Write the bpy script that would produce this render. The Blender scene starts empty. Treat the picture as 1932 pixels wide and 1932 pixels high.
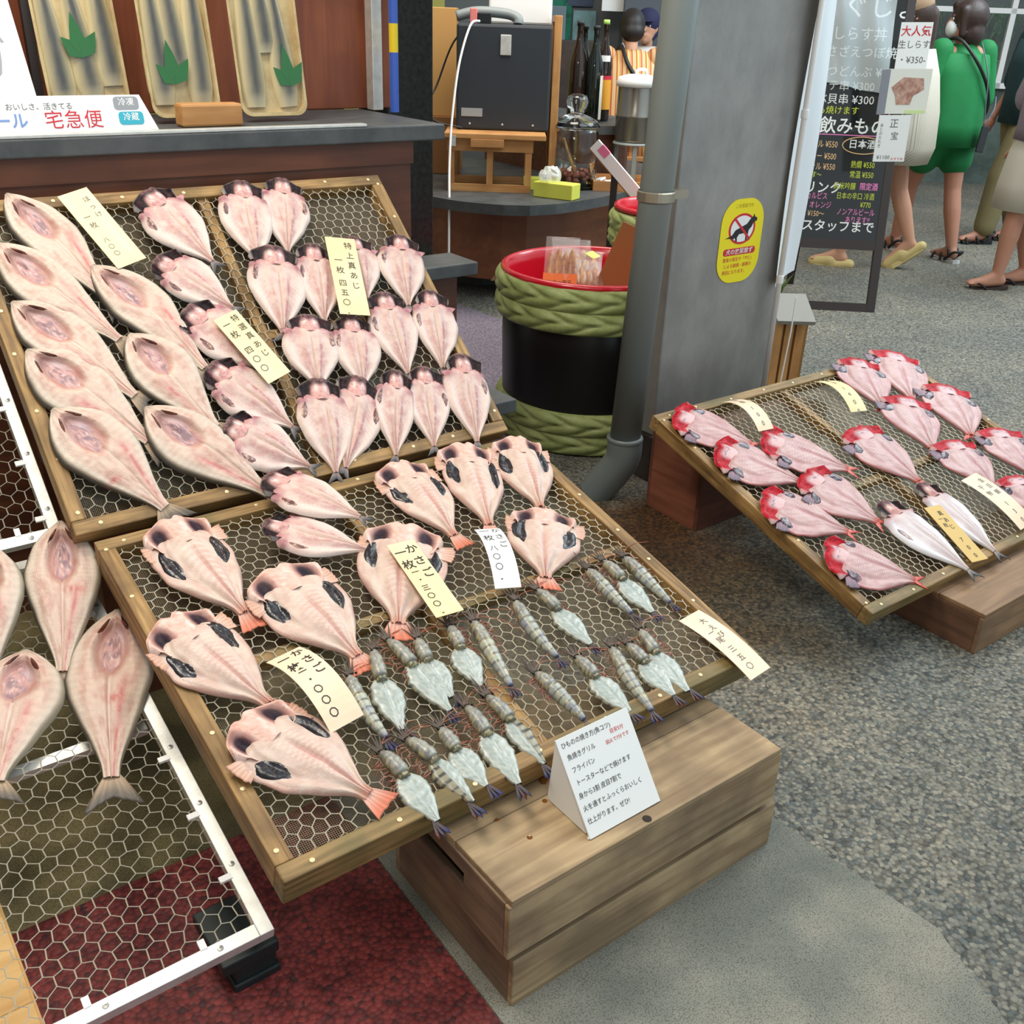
import bpy, bmesh, math, random
import numpy as np
from mathutils import Matrix, Vector
R_ = random.Random(7)
C = bpy.context.scene.collection
sc = bpy.context.scene
# ------------------------------------------------------------------ camera
cam = bpy.data.cameras.new('camera'); cam.sensor_width = 36.0; cam.lens = 35.216; cam.clip_start = .02; cam.clip_end = 200
camo = bpy.data.objects.new('camera', cam); C.objects.link(camo)
camo.matrix_world = Matrix(((.800427, .242062, -.548383, 0), (-.598489, .373983, -.708483, 0), (.033589, .895289, .444217, 1.385), (0, 0, 0, 1)))
sc.camera = camo
# ------------------------------------------------------------------ world and light
w = bpy.data.worlds.new('world'); sc.world = w; w.use_nodes = True
nt = w.node_tree; bg = nt.nodes['Background']
tc = nt.nodes.new('ShaderNodeTexCoord'); sx = nt.nodes.new('ShaderNodeSeparateXYZ'); nt.links.new(tc.outputs['Generated'], sx.inputs[0])
ad = nt.nodes.new('ShaderNodeMath'); ad.operation = 'SUBTRACT'; nt.links.new(sx.outputs['X'], ad.inputs[0]); nt.links.new(sx.outputs['Y'], ad.inputs[1])
cr = nt.nodes.new('ShaderNodeValToRGB'); cr.color_ramp.elements[0].position = 0; cr.color_ramp.elements[0].color = (.40, .37, .33, 1)
cr.color_ramp.elements[1].position = .8; cr.color_ramp.elements[1].color = (.72, .86, .95, 1)
nt.links.new(ad.outputs[0], cr.inputs[0]); nt.links.new(cr.outputs[0], bg.inputs[0]); bg.inputs[1].default_value = .85
def area(name, loc, target, size, energy, col, sy=None):
    l = bpy.data.lights.new(name, 'AREA'); l.energy = energy; l.color = col; l.size = size
    if sy: l.shape = 'RECTANGLE'; l.size_y = sy
    o = bpy.data.objects.new(name, l); C.objects.link(o); o.location = loc
    o.rotation_euler = (Vector(target) - Vector(loc)).to_track_quat('-Z', 'Y').to_euler(); return o
area('stall_lamp', (.35, 2.2, 2.75), (.55, 1.5, .5), .9, 28, (1, .93, .80), .5)
area('stall_lamp_front', (.2, 1.0, 2.7), (.5, 1.3, .4), .6, 14, (1, .94, .84))
area('skylight', (4.2, 1.2, 4.2), (3.2, 1.8, 0), 3.0, 90, (.86, .95, 1))
area('street_light', (6.8, 2.4, 3.6), (6.2, 4.0, 0), 2.4, 130, (.85, .95, 1))
area('shop_lamp', (3.2, 4.2, 2.9), (3.6, 4.8, .5), 1.0, 38, (1, .9, .78))
vs = sc.view_settings; vs.view_transform = 'Standard'; vs.look = 'None'; vs.gamma = 1; vs.use_curve_mapping = False; vs.exposure = 0.25

# ------------------------------------------------------------------ helpers
def lin(c):
    c = np.asarray(c, float) / 255.; return np.where(c <= .04045, c / 12.92, ((c + .055) / 1.055) ** 2.4)
def rgba(c): l = lin(c); return (l[0], l[1], l[2], 1)
MATS = {}
def mat(name, c, rough=.6, metal=0, noise=None, bump=0, bscale=60, spec=.5, trans=0, alpha=1, emit=0, coat=0, c2=None, nscale=6, stretch=(1, 1, 1), detail=6, lo=.35, hi=.65, sss=0):
    if name in MATS: return MATS[name]
    m = bpy.data.materials.new(name); m.use_nodes = True; t = m.node_tree; b = t.nodes['Principled BSDF']
    b.inputs['Base Color'].default_value = rgba(c); b.inputs['Roughness'].default_value = rough; b.inputs['Metallic'].default_value = metal
    b.inputs['Specular IOR Level'].default_value = spec; b.inputs['Transmission Weight'].default_value = trans; b.inputs['Alpha'].default_value = alpha
    b.inputs['Coat Weight'].default_value = coat
    if sss: b.inputs['Subsurface Weight'].default_value = sss; b.inputs['Subsurface Radius'].default_value = (.012, .006, .004)
    if emit: b.inputs['Emission Color'].default_value = rgba(c); b.inputs['Emission Strength'].default_value = emit
    if c2 is not None or bump:
        tc = t.nodes.new('ShaderNodeTexCoord'); mp = t.nodes.new('ShaderNodeMapping'); mp.inputs['Scale'].default_value = stretch
        t.links.new(tc.outputs['Object'], mp.inputs[0])
    if c2 is not None:
        n = t.nodes.new('ShaderNodeTexNoise'); n.inputs['Scale'].default_value = nscale; n.inputs['Detail'].default_value = detail; n.inputs['Roughness'].default_value = .65
        t.links.new(mp.outputs[0], n.inputs[0]); r = t.nodes.new('ShaderNodeValToRGB')
        r.color_ramp.elements[0].position = lo; r.color_ramp.elements[1].position = hi
        r.color_ramp.elements[0].color = rgba(c); r.color_ramp.elements[1].color = rgba(c2)
        t.links.new(n.outputs[0], r.inputs[0]); t.links.new(r.outputs[0], b.inputs['Base Color'])
    if bump:
        n2 = t.nodes.new('ShaderNodeTexNoise'); n2.inputs['Scale'].default_value = bscale; n2.inputs['Detail'].default_value = 4
        t.links.new(mp.outputs[0], n2.inputs[0]); bp = t.nodes.new('ShaderNodeBump'); bp.inputs['Strength'].default_value = bump; bp.inputs['Distance'].default_value = .002
        t.links.new(n2.outputs[0], bp.inputs['Height']); t.links.new(bp.outputs[0], b.inputs['Normal'])
    MATS[name] = m; return m
def wood(name, ca, cb, cc, axis=0, sc_=14, rough=.65, bump=.25, dirt=None):
    if name in MATS: return MATS[name]
    m = bpy.data.materials.new(name); m.use_nodes = True; t = m.node_tree; b = t.nodes['Principled BSDF']; b.inputs['Roughness'].default_value = rough
    L = t.links.new; tc = t.nodes.new('ShaderNodeTexCoord'); oi = t.nodes.new('ShaderNodeObjectInfo')
    sh = t.nodes.new('ShaderNodeVectorMath'); sh.operation = 'MULTIPLY_ADD'; L(oi.outputs['Random'], sh.inputs[0]); sh.inputs[1].default_value = (3.1, 5.7, 2.3); L(tc.outputs['Object'], sh.inputs[2])
    mp = t.nodes.new('ShaderNodeMapping'); s = [1, 1, 1]; s[axis] = .07; mp.inputs['Scale'].default_value = s; L(sh.outputs[0], mp.inputs[0])
    n = t.nodes.new('ShaderNodeTexNoise'); n.inputs['Scale'].default_value = sc_ * 5; n.inputs['Detail'].default_value = 5; n.inputs['Distortion'].default_value = .6; L(mp.outputs[0], n.inputs[0])
    r = t.nodes.new('ShaderNodeValToRGB'); r.color_ramp.elements[0].position = .32; r.color_ramp.elements[1].position = .68
    r.color_ramp.elements[0].color = rgba(ca); r.color_ramp.elements[1].color = rgba(cb); L(n.outputs[0], r.inputs[0])
    n2 = t.nodes.new('ShaderNodeTexNoise'); n2.inputs['Scale'].default_value = sc_ * .55; n2.inputs['Detail'].default_value = 4; L(sh.outputs[0], n2.inputs[0])
    r2 = t.nodes.new('ShaderNodeValToRGB'); r2.color_ramp.elements[0].position = .42; r2.color_ramp.elements[1].position = .62; r2.color_ramp.elements[0].color = (0, 0, 0, 1); L(n2.outputs[0], r2.inputs[0])
    mx = t.nodes.new('ShaderNodeMix'); mx.data_type = 'RGBA'; L(r2.outputs[0], mx.inputs[0]); L(r.outputs[0], mx.inputs[6]); 
    dk = t.nodes.new('ShaderNodeMix'); dk.data_type = 'RGBA'; dk.blend_type = 'MIX'; dk.inputs[0].default_value = .6; L(r.outputs[0], dk.inputs[6]); dk.inputs[7].default_value = rgba(cc); L(dk.outputs[2], mx.inputs[7])
    L(mx.outputs[2], b.inputs['Base Color'])
    bp = t.nodes.new('ShaderNodeBump'); bp.inputs['Strength'].default_value = bump; bp.inputs['Distance'].default_value = .002; L(n.outputs[0], bp.inputs['Height']); L(bp.outputs[0], b.inputs['Normal'])
    MATS[name] = m; return m
def vcmat(name, rough=.4, bump=.2, bscale=400, spec=.5, sss=0, coat=0):
    m = mat(name, (200, 200, 200), rough, bump=bump, bscale=bscale, spec=spec, sss=sss, coat=coat); t = m.node_tree
    a = t.nodes.new('ShaderNodeVertexColor'); a.layer_name = 'Col'; t.links.new(a.outputs[0], t.nodes['Principled BSDF'].inputs['Base Color']); return m
def mesh_obj(name, V, F, m, parent=None, smooth=False, col=None):
    me = bpy.data.meshes.new(name); me.from_pydata(np.asarray(V, float).tolist(), [], F if isinstance(F, list) else np.asarray(F).tolist())
    if smooth: me.polygons.foreach_set('use_smooth', [True] * len(me.polygons))
    if col is not None:
        a = me.color_attributes.new('Col', 'FLOAT_COLOR', 'POINT'); cc = np.ones((len(me.vertices), 4)); cc[:, :3] = col; a.data.foreach_set('color', cc.ravel())
    me.materials.append(m); me.update(); o = bpy.data.objects.new(name, me); C.objects.link(o)
    if parent: o.parent = parent
    return o
class MB:
    def __init__(s): s.v = []; s.f = []
    def add(s, V, F):
        o = len(s.v); s.v += [tuple(map(float, p)) for p in V]; s.f += [tuple(i + o for i in f) for f in F]; return s
    def box(s, x0, x1, y0, y1, z0, z1, M=None, b=0):
        if b:
            bm = bmesh.new(); bmesh.ops.create_cube(bm, size=1)
            for v in bm.verts: v.co = Vector((x0 + (v.co.x + .5) * (x1 - x0), y0 + (v.co.y + .5) * (y1 - y0), z0 + (v.co.z + .5) * (z1 - z0)))
            bmesh.ops.bevel(bm, geom=bm.edges[:], offset=b, segments=2, affect='EDGES', profile=.5)
            V = [v.co.copy() for v in bm.verts]; F = [[v.index for v in f.verts] for f in bm.faces]; bm.free()
        else:
            V = [Vector(p) for p in ((x0, y0, z0), (x1, y0, z0), (x1, y1, z0), (x0, y1, z0), (x0, y0, z1), (x1, y0, z1), (x1, y1, z1), (x0, y1, z1))]
            F = [(0, 3, 2, 1), (4, 5, 6, 7), (0, 1, 5, 4), (1, 2, 6, 5), (2, 3, 7, 6), (3, 0, 4, 7)]
        if M is not None: V = [M @ v for v in V]
        return s.add(V, F)
    def tube(s, pts, r, n=8, cap=True):
        pts = [Vector(p) for p in pts]; rr = r if isinstance(r, (list, tuple)) else [r] * len(pts); V = []; F = []; u = None
        for i, p in enumerate(pts):
            t = (pts[min(i + 1, len(pts) - 1)] - pts[max(i - 1, 0)]).normalized()
            if u is None: u = t.orthogonal().normalized()
            u = (u - t * u.dot(t)).normalized(); w_ = t.cross(u)
            for k in range(n):
                a = 2 * math.pi * k / n; V.append(p + (u * math.cos(a) + w_ * math.sin(a)) * rr[i])
        for i in range(len(pts) - 1):
            for k in range(n): F.append((i * n + k, i * n + (k + 1) % n, (i + 1) * n + (k + 1) % n, (i + 1) * n + k))
        if cap: F.append(tuple(range(n - 1, -1, -1))); F.append(tuple((len(pts) - 1) * n + k for k in range(n)))
        return s.add(V, F)
    def lathe(s, prof, n=32, c=(0, 0, 0), cap=True):
        V = []; F = []
        for r, z in prof:
            for k in range(n): a = 2 * math.pi * k / n; V.append((c[0] + r * math.cos(a), c[1] + r * math.sin(a), c[2] + z))
        for i in range(len(prof) - 1):
            for k in range(n): F.append((i * n + k, i * n + (k + 1) % n, (i + 1) * n + (k + 1) % n, (i + 1) * n + k))
        if cap:
            if prof[0][0] > 1e-6: F.append(tuple(range(n - 1, -1, -1)))
            if prof[-1][0] > 1e-6: F.append(tuple((len(prof) - 1) * n + k for k in range(n)))
        return s.add(V, F)
    def prism(s, poly, z0, z1, M=None):
        n = len(poly); V = [Vector((p[0], p[1], z0)) for p in poly] + [Vector((p[0], p[1], z1)) for p in poly]
        if M is not None: V = [M @ v for v in V]
        return s.add(V, [tuple(range(n - 1, -1, -1)), tuple(range(n, 2 * n))] + [(i, (i + 1) % n, n + (i + 1) % n, n + i) for i in range(n)])
    def ell(s, c, r, n=12, m=8, M=None):
        V = []; F = []
        for i in range(m + 1):
            th = math.pi * i / m
            for k in range(n):
                a = 2 * math.pi * k / n; V.append(Vector((r[0] * math.sin(th) * math.cos(a), r[1] * math.sin(th) * math.sin(a), r[2] * math.cos(th))))
        if M is not None: V = [M @ v for v in V]
        V = [v + Vector(c) for v in V]
        for i in range(m):
            for k in range(n): F.append((i * n + k, (i + 1) * n + k, (i + 1) * n + (k + 1) % n, i * n + (k + 1) % n))
        return s.add(V, F)
    def cap(s, p0, r0, p1, r1, n=12):
        p0 = Vector(p0); p1 = Vector(p1); d = p1 - p0; L = d.length; t = d / L if L > 1e-9 else Vector((0, 0, 1)); pts = []; rr = []
        for a in (-80, -50, -25): pts.append(p0 + t * r0 * math.sin(math.radians(a))); rr.append(r0 * math.cos(math.radians(a)))
        pts += [p0, p1]; rr += [r0, r1]
        for a in (25, 50, 80): pts.append(p1 + t * r1 * math.sin(math.radians(a))); rr.append(r1 * math.cos(math.radians(a)))
        return s.tube(pts, rr, n)
    def build(s, name, m, parent=None, smooth=False): return mesh_obj(name, s.v, s.f, m, parent, smooth)
def tag(o, label=None, cat=None, group=None, kind=None):
    for k, v in (('label', label), ('category', cat), ('group', group), ('kind', kind)):
        if v: o[k] = v
    return o
def thing(name, label, cat, loc=(0, 0, 0), rz=0, group=None, M=None):
    o = bpy.data.objects.new(name, None); o.empty_display_size = .05; C.objects.link(o)
    if M is not None: o.matrix_world = M
    else: o.location = loc; o.rotation_euler = (0, 0, rz)
    return tag(o, label, cat, group)
def struct(o): o['kind'] = 'structure'; return o
def Mx(o, x, y, z): return Matrix(((x[0], y[0], z[0], o[0]), (x[1], y[1], z[1], o[1]), (x[2], y[2], z[2], o[2]), (0, 0, 0, 1)))
def glyphs(s, size, align='CENTER', lh=1.0, off=0.0):
    cu = bpy.data.curves.new('t', 'FONT'); cu.body = s; cu.size = size; cu.align_x = align; cu.align_y = 'TOP'; cu.space_line = lh; cu.offset = off * size; cu.resolution_u = 2
    ob = bpy.data.objects.new('t', cu); me = ob.to_mesh(); V = [(v.co.x, v.co.y) for v in me.vertices]; F = [tuple(p.vertices) for p in me.polygons]
    ob.to_mesh_clear(); bpy.data.objects.remove(ob); bpy.data.curves.remove(cu); return V, F
def letter(parent, m, items, fn, name='lettering', lift=.0006):
    """items: (text, x, y, size[, options]); fn(x, y, lift) gives the point on the carrier; text is drawn on the carrier's surface"""
    for it in items:
        b = MB()
        s, x, y, sz = it[:4]; op = it[4] if len(it) > 4 else {}
        if op.get('v'): s = '\n'.join(s)
        V, F = glyphs(s, sz, op.get('a', 'CENTER'), op.get('lh', .82 if op.get('v') else 1), op.get('off', 0)); sk = op.get('sk', 0); ro = op.get('rot', 0); cx_ = op.get('sx', 1)
        c_, s_ = math.cos(ro), math.sin(ro); Q = []
        for (a, d) in V:
            a = (a + sk * d) * cx_; Q.append(fn(x + a * c_ - d * s_, y + a * s_ + d * c_, lift))
        b.add(Q, F).build(name, m, parent)
ORD = ['first', 'second', 'third', 'fourth', 'fifth', 'sixth', 'seventh', 'eighth', 'ninth', 'tenth', 'eleventh']
# ------------------------------------------------------------------ materials
M_tray = wood('tray_wood_long', (116, 84, 46), (184, 146, 90), (84, 62, 34), 1, 16, .6, .4)
M_trayx = wood('tray_wood_cross', (116, 84, 46), (184, 146, 90), (84, 64, 36), 0, 16, .6, .4)
M_lowx = wood('tray_wood_weathered', (112, 86, 50), (172, 138, 88), (84, 84, 44), 0, 16, .6, .4)
M_crate = wood('crate_wood', (146, 120, 88), (190, 164, 126), (106, 88, 68), 0, 11, .7, .25)
M_cratey = wood('crate_wood_end', (122, 98, 76), (160, 134, 106), (88, 72, 64), 1, 11, .7, .25)
M_panel = wood('brown_panel', (84, 45, 27), (112, 64, 39), (66, 36, 24), 0, 7, .5, .12)
M_panelz = wood('brown_panel_upright', (122, 62, 38), (154, 86, 52), (100, 50, 32), 2, 6, .45, .12)
M_ply = wood('stained_plywood', (134, 80, 52), (164, 104, 70), (106, 62, 42), 0, 3, .55, .08)
M_pine = wood('pine_wood', (186, 130, 74), (212, 160, 100), (160, 106, 60), 0, 10, .55, .1)
M_pinez = wood('pine_wood_upright', (186, 130, 74), (212, 160, 100), (160, 106, 60), 2, 10, .55, .1)
M_slab = mat('dark_grey_slab', (62, 65, 66), .5, bump=.1, c2=(86, 88, 88), nscale=9)
M_stone = mat('black_stone', (28, 32, 31), .25, c2=(48, 52, 50), nscale=60)
M_steel = mat('pillar_steel', (138, 136, 132), .4, .25, c2=(158, 156, 151), nscale=9, stretch=(1, 1, .6))
M_steeld = mat('pillar_base_steel', (84, 78, 74), .5, .5, c2=(62, 54, 50), nscale=6)
M_pvc = mat('grey_pipe_plastic', (134, 143, 140), .42)
M_alu = mat('aluminium', (206, 206, 200), .45, .55, c2=(226, 226, 220), nscale=40)
M_wire = mat('galvanised_wire', (236, 226, 202), .45, .2)
M_mesh = mat('fine_mesh_wire', (140, 128, 104), .5, .2)
M_nail = mat('nail_heads', (226, 206, 158), .4, .4)
M_white = mat('white_plastic', (238, 238, 236), .4)
M_black = mat('black_plastic', (26, 28, 30), .4)
M_blackm = mat('matte_black', (32, 30, 30), .6)
M_dark = mat('dark_metal_paint', (52, 44, 42), .5)
M_paper = mat('white_paper', (240, 241, 238), .6)
M_card = wood('price_card_wood', (244, 222, 168), (250, 232, 186), (238, 208, 150), 1, 8, .6, .03)
M_cardp = wood('pale_price_card_wood', (246, 222, 190), (250, 230, 204), (236, 206, 170), 1, 8, .6, .03)
M_ink = mat('black_ink', (34, 30, 30), .6)
M_inkg = mat('grey_ink', (96, 92, 92), .6)
M_inkr = mat('red_ink', (204, 40, 52), .6)
M_red = mat('red_plastic', (206, 22, 44), .25, coat=.4)
M_glass = mat('clear_glass', (250, 252, 250), .03, trans=1)
M_cling = mat('clear_film', (250, 252, 252), .06, alpha=.025, spec=1, bump=1.0, bscale=38)
M_flesh = vcmat('fish_flesh', .36, .42, 420, .38, .12)
M_head = vcmat('fish_head', .5, .3, 300, .18)
M_skin = mat('skin', (206, 158, 132), .55, sss=.1)
M_hair = mat('black_hair', (32, 26, 25), .5, bump=.6, bscale=120, stretch=(1, 1, .1))
def frame_fn(o, x, y, n):
    o, x, y, n = Vector(o), Vector(x), Vector(y), Vector(n); return lambda a, d, l: o + x * a + y * d + n * l
# ------------------------------------------------------------------ floor, walls, pillar
def floor_mat(name, cols, sc_, rough=.75, bump=.35, big=None, stain_shade=()):
    m = bpy.data.materials.new(name); m.use_nodes = True; t = m.node_tree; b = t.nodes['Principled BSDF']; b.inputs['Roughness'].default_value = rough; L = t.links.new
    tc = t.nodes.new('ShaderNodeTexCoord'); v = t.nodes.new('ShaderNodeTexVoronoi'); v.inputs['Scale'].default_value = sc_; L(tc.outputs['Object'], v.inputs['Vector'])
    sp = t.nodes.new('ShaderNodeSeparateColor'); L(v.outputs['Color'], sp.inputs[0]); r = t.nodes.new('ShaderNodeValToRGB'); L(sp.outputs[0], r.inputs[0])
    e = r.color_ramp.elements; n = len(cols)
    for i, c in enumerate(cols):
        q = e[i] if i < 2 else e.new(1); q.position = i / max(1, n - 1); q.color = rgba(c)
    for i, c in enumerate(cols): e[i].position = i / max(1, n - 1); e[i].color = rgba(c)
    cur = r.outputs[0]
    dr = t.nodes.new('ShaderNodeValToRGB'); L(v.outputs['Distance'], dr.inputs[0]); dr.color_ramp.elements[0].position = .45; dr.color_ramp.elements[1].position = .75
    dr.color_ramp.elements[0].color = (1, 1, 1, 1); dr.color_ramp.elements[1].color = (.55, .53, .5, 1)
    mu = t.nodes.new('ShaderNodeMix'); mu.data_type = 'RGBA'; mu.blend_type = 'MULTIPLY'; mu.inputs[0].default_value = 1; L(cur, mu.inputs[6]); L(dr.outputs[0], mu.inputs[7]); cur = mu.outputs[2]
    if big:
        n2 = t.nodes.new('ShaderNodeTexNoise'); n2.inputs['Scale'].default_value = big[2]; n2.inputs['Detail'].default_value = 6; L(tc.outputs['Object'], n2.inputs[0])
        r2 = t.nodes.new('ShaderNodeValToRGB'); r2.color_ramp.elements[0].position = .4; r2.color_ramp.elements[1].position = .62; r2.color_ramp.elements[0].color = rgba(big[0]); r2.color_ramp.elements[1].color = rgba(big[1]); L(n2.outputs[0], r2.inputs[0])
        m2 = t.nodes.new('ShaderNodeMix'); m2.data_type = 'RGBA'; m2.blend_type = 'MULTIPLY'; m2.inputs[0].default_value = 1; L(cur, m2.inputs[6]); L(r2.outputs[0], m2.inputs[7]); cur = m2.outputs[2]
    for (cx_, cy2, r0, r1, colr) in stain_shade:
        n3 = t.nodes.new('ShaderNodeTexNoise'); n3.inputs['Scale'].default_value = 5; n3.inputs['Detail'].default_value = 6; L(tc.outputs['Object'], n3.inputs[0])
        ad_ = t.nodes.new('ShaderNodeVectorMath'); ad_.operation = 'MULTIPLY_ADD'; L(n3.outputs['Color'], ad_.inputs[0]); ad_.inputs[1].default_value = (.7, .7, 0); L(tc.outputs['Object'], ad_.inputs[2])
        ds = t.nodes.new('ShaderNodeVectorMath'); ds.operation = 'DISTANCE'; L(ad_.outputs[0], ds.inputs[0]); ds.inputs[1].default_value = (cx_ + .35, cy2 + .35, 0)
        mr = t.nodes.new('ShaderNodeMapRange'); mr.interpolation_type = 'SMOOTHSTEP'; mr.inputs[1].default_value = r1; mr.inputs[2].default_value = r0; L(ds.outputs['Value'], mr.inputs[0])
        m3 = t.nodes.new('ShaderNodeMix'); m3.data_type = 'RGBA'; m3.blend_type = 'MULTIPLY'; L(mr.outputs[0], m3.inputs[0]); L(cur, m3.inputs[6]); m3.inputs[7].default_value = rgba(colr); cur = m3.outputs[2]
    L(cur, b.inputs['Base Color']); bp = t.nodes.new('ShaderNodeBump'); bp.inputs['Strength'].default_value = bump; bp.inputs['Distance'].default_value = .004; bp.invert = True; L(v.outputs['Distance'], bp.inputs['Height']); L(bp.outputs[0], b.inputs['Normal'])
    return m
F_agg = floor_mat('street_aggregate', [(126, 123, 114), (148, 143, 131), (92, 92, 88), (166, 159, 144), (112, 117, 114), (72, 74, 72)], 115, big=((216, 222, 222), (255, 252, 244), 1.4), stain_shade=((1.72, 1.75, .25, .8, (206, 176, 140)), (1.95, 1.95, .1, .42, (214, 170, 120))))  # brown multiply spots: rust stain with the shade around the tray painted in
F_far = floor_mat('street_asphalt', [(116, 124, 126), (132, 138, 138), (104, 112, 116)], 240, .6, .15, big=((220, 224, 226), (255, 255, 255), 1.2))
F_red = floor_mat('red_rubber_paving', [(142, 54, 52), (158, 66, 60), (116, 46, 48), (150, 60, 56), (82, 42, 44)], 110, .7, .6, big=((190, 180, 190), (255, 255, 255), 3))
F_con = floor_mat('bare_concrete', [(146, 146, 136), (152, 151, 142), (142, 143, 134)], 420, .75, .06, big=((206, 212, 210), (255, 252, 246), 5))
F_old = floor_mat('stained_concrete', [(158, 150, 116), (168, 158, 124), (148, 142, 114)], 400, .6, .04, big=((150, 148, 130), (255, 246, 220), 3.5))
F_mat = floor_mat('purple_grey_granite', [(128, 116, 130), (146, 132, 146), (104, 96, 112), (156, 146, 152)], 160, .8, .2)
F_rust_shade = floor_mat('rust_and_shade_paving', [(128, 114, 92), (112, 100, 84), (140, 124, 98), (98, 90, 80)], 130, .55, .3, big=((176, 150, 128), (255, 232, 200), 3))  # rust colour with painted shade, only for the disabled slab
def slab(name, poly, z, m, th=.02):
    o = MB().prism(poly, z - th, z).build(name, m); return struct(o)
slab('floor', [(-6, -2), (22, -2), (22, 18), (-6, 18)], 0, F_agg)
slab('floor_red_paving', [(-1.5, -1), (.612, -1), (.64, .82), (.656, 1.40), (-1.5, 1.40)], .0015, F_red, .0013)
slab('floor_stained_concrete', [(-1.5, 1.40), (.657, 1.401), (1.2, 1.401), (1.2, 2.6), (-1.5, 2.6)], .0012, F_old, .001)
slab('floor_concrete_patch', [(.62, -.6), (1.02, -.6), (1.22, .2), (1.36, .52), (1.34, .74), (1.32, 1.4), (.658, 1.4), (.642, .82)], .0015, F_con, .0013)
0 and slab('floor_rust_shade', [(1.34, 1.25), (1.45, 1.1), (1.6, 1.06), (1.75, 1.12), (1.86, 1.25), (2.0, 1.5), (2.1, 1.75), (2.2, 2.0), (2.1, 2.2), (1.9, 2.3), (1.65, 2.32), (1.45, 2.2), (1.34, 2.05), (1.322, 1.4)], .0012, F_rust_shade, .001)
slab('floor_granite', [(1.2, 2.5), (2.0, 2.5), (2.98, 3.95), (2.95, 4.4), (2.4, 3.9), (1.2, 3.9)], .0015, F_mat, .0013)
jl = mat('joint_line', (52, 56, 58), .9)
for k, (a, d) in enumerate((((3.55, 2.33), (4.15, 2.42)), ((4.9, 1.9), (6.6, 2.3)))):
    v = Vector((d[0] - a[0], d[1] - a[1])).normalized(); n = Vector((-v.y, v.x)) * .004
    slab('floor_joint_%d' % k, [(a[0] + n.x, a[1] + n.y), (a[0] - n.x, a[1] - n.y), (d[0] - n.x, d[1] - n.y), (d[0] + n.x, d[1] + n.y)][::-1], .003, jl, .0015)
# raised shop floor
slab('floor_shop', [(1.2, 5.05), (2.9, 5.2), (3.3, 4.62), (3.8, 4.5), (4.5, 4.65), (4.5, 9), (1.2, 9)], .1, mat('shop_floor', (70, 70, 70), .7), .098)
# steel clad pillar with a darker plinth
p = MB().box(2.236, 2.785, 2.15, 2.27, .16, 3.2, b=.006).build('pillar_steel', M_steel); struct(p)
struct(MB().box(2.228, 2.79, 2.144, 2.276, 0, .16, b=.004).build('pillar_plinth', M_steeld))
# back walls of the shop
struct(MB().box(2.2, 5.0, 7.6, 7.7, 0, 3).build('wall_back', mat('yellow_wall', (158, 152, 74), .7)))
struct(MB().box(1.76, 1.93, 3.0, 3.2, 0, 3, b=.004).build('trim_1', M_stone))
b = MB()
b.box(1.55, 1.76, 3.3, 3.33, 0, 2.2); struct(b.build('wall_left', mat('dim_plaster', (120, 84, 44), .8)))
# ------------------------------------------------------------------ wire trays
def hexnet(w, h, a, r, seed=1, z=0, x0=0, y0=0):
    """hexagonal wire netting over w x h: every wire a thin prism"""
    rn = np.random.RandomState(seed); s = a / math.sqrt(3); nx = int(w / a) + 3; ny = int(h / (1.5 * s)) + 3; P = {}; E = set()
    def key(x, y): return (round(x * 1e4), round(y * 1e4))
    for j in range(ny):
        for i in range(nx):
            cx_ = i * a + (a / 2 if j % 2 else 0) - a / 2; cy_ = j * 1.5 * s - s / 2
            c = [(cx_ + s * math.sin(math.pi / 3 * k), cy_ + s * math.cos(math.pi / 3 * k)) for k in range(6)]; ks = []
            for q in c:
                k = None
                kk = key(*q)
                for dx in (-1, 0, 1):
                    for dy in (-1, 0, 1):
                        if (kk[0] + dx, kk[1] + dy) in P: k = (kk[0] + dx, kk[1] + dy)
                if k is None: k = kk; P[k] = q
                ks.append(k)
            for k in range(6): E.add(tuple(sorted((ks[k], ks[(k + 1) % 6]))))
    J = {k: (P[k][0] + rn.normal() * a * .045 + a * .12 * math.sin(P[k][1] * 9 + seed), P[k][1] + rn.normal() * a * .045 + a * .1 * math.sin(P[k][0] * 11), z + rn.normal() * .0007) for k in P}
    cl = lambda q: (min(max(q[0], 0), w), min(max(q[1], 0), h), q[2]); V = []; F = []
    for ka, kb in E:
        A, B = J[ka], J[kb]
        if (A[0] < 0 and B[0] < 0) or (A[1] < 0 and B[1] < 0) or (A[0] > w and B[0] > w) or (A[1] > h and B[1] > h): continue
        A, B = np.array(cl(A)), np.array(cl(B)); d = B - A; L = np.linalg.norm(d)
        if L < 1e-4: continue
        d /= L; n1 = np.array([-d[1], d[0], 0]); n1 /= np.linalg.norm(n1); n2 = np.array([0, 0, 1.]); rr = r * (1.35 if abs(d[1]) > .8 else 1); o = len(V)
        for q in (A - d * r * .5, B + d * r * .5):
            for an in (90, 210, 330): V.append(q + (n1 * math.cos(math.radians(an)) + n2 * math.sin(math.radians(an))) * rr + (x0, y0, 0))
        F += [(o, o + 1, o + 4, o + 3), (o + 1, o + 2, o + 5, o + 4), (o + 2, o, o + 3, o + 5)]
    return V, F
def finemesh(w, h, sp, r, z, x0, y0):
    b = MB(); n = int(w / sp); m = int(h / sp)
    for i in range(1, n): b.box(x0 + i * sp - r, x0 + i * sp + r, y0, y0 + h, z - r, z + r)
    for j in range(1, m): b.box(x0, x0 + w, y0 + j * sp - r, y0 + j * sp + r, z - r * .6, z + r * 1.4)
    return b
NAIL = [(.0042, 0), (.004, .0012), (.002, .0018), (0, .0018)]; SCREW = [(.0048, 0), (.0045, .001), (.0016, .0014), (.0016, .0004), (0, .0004)]
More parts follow.
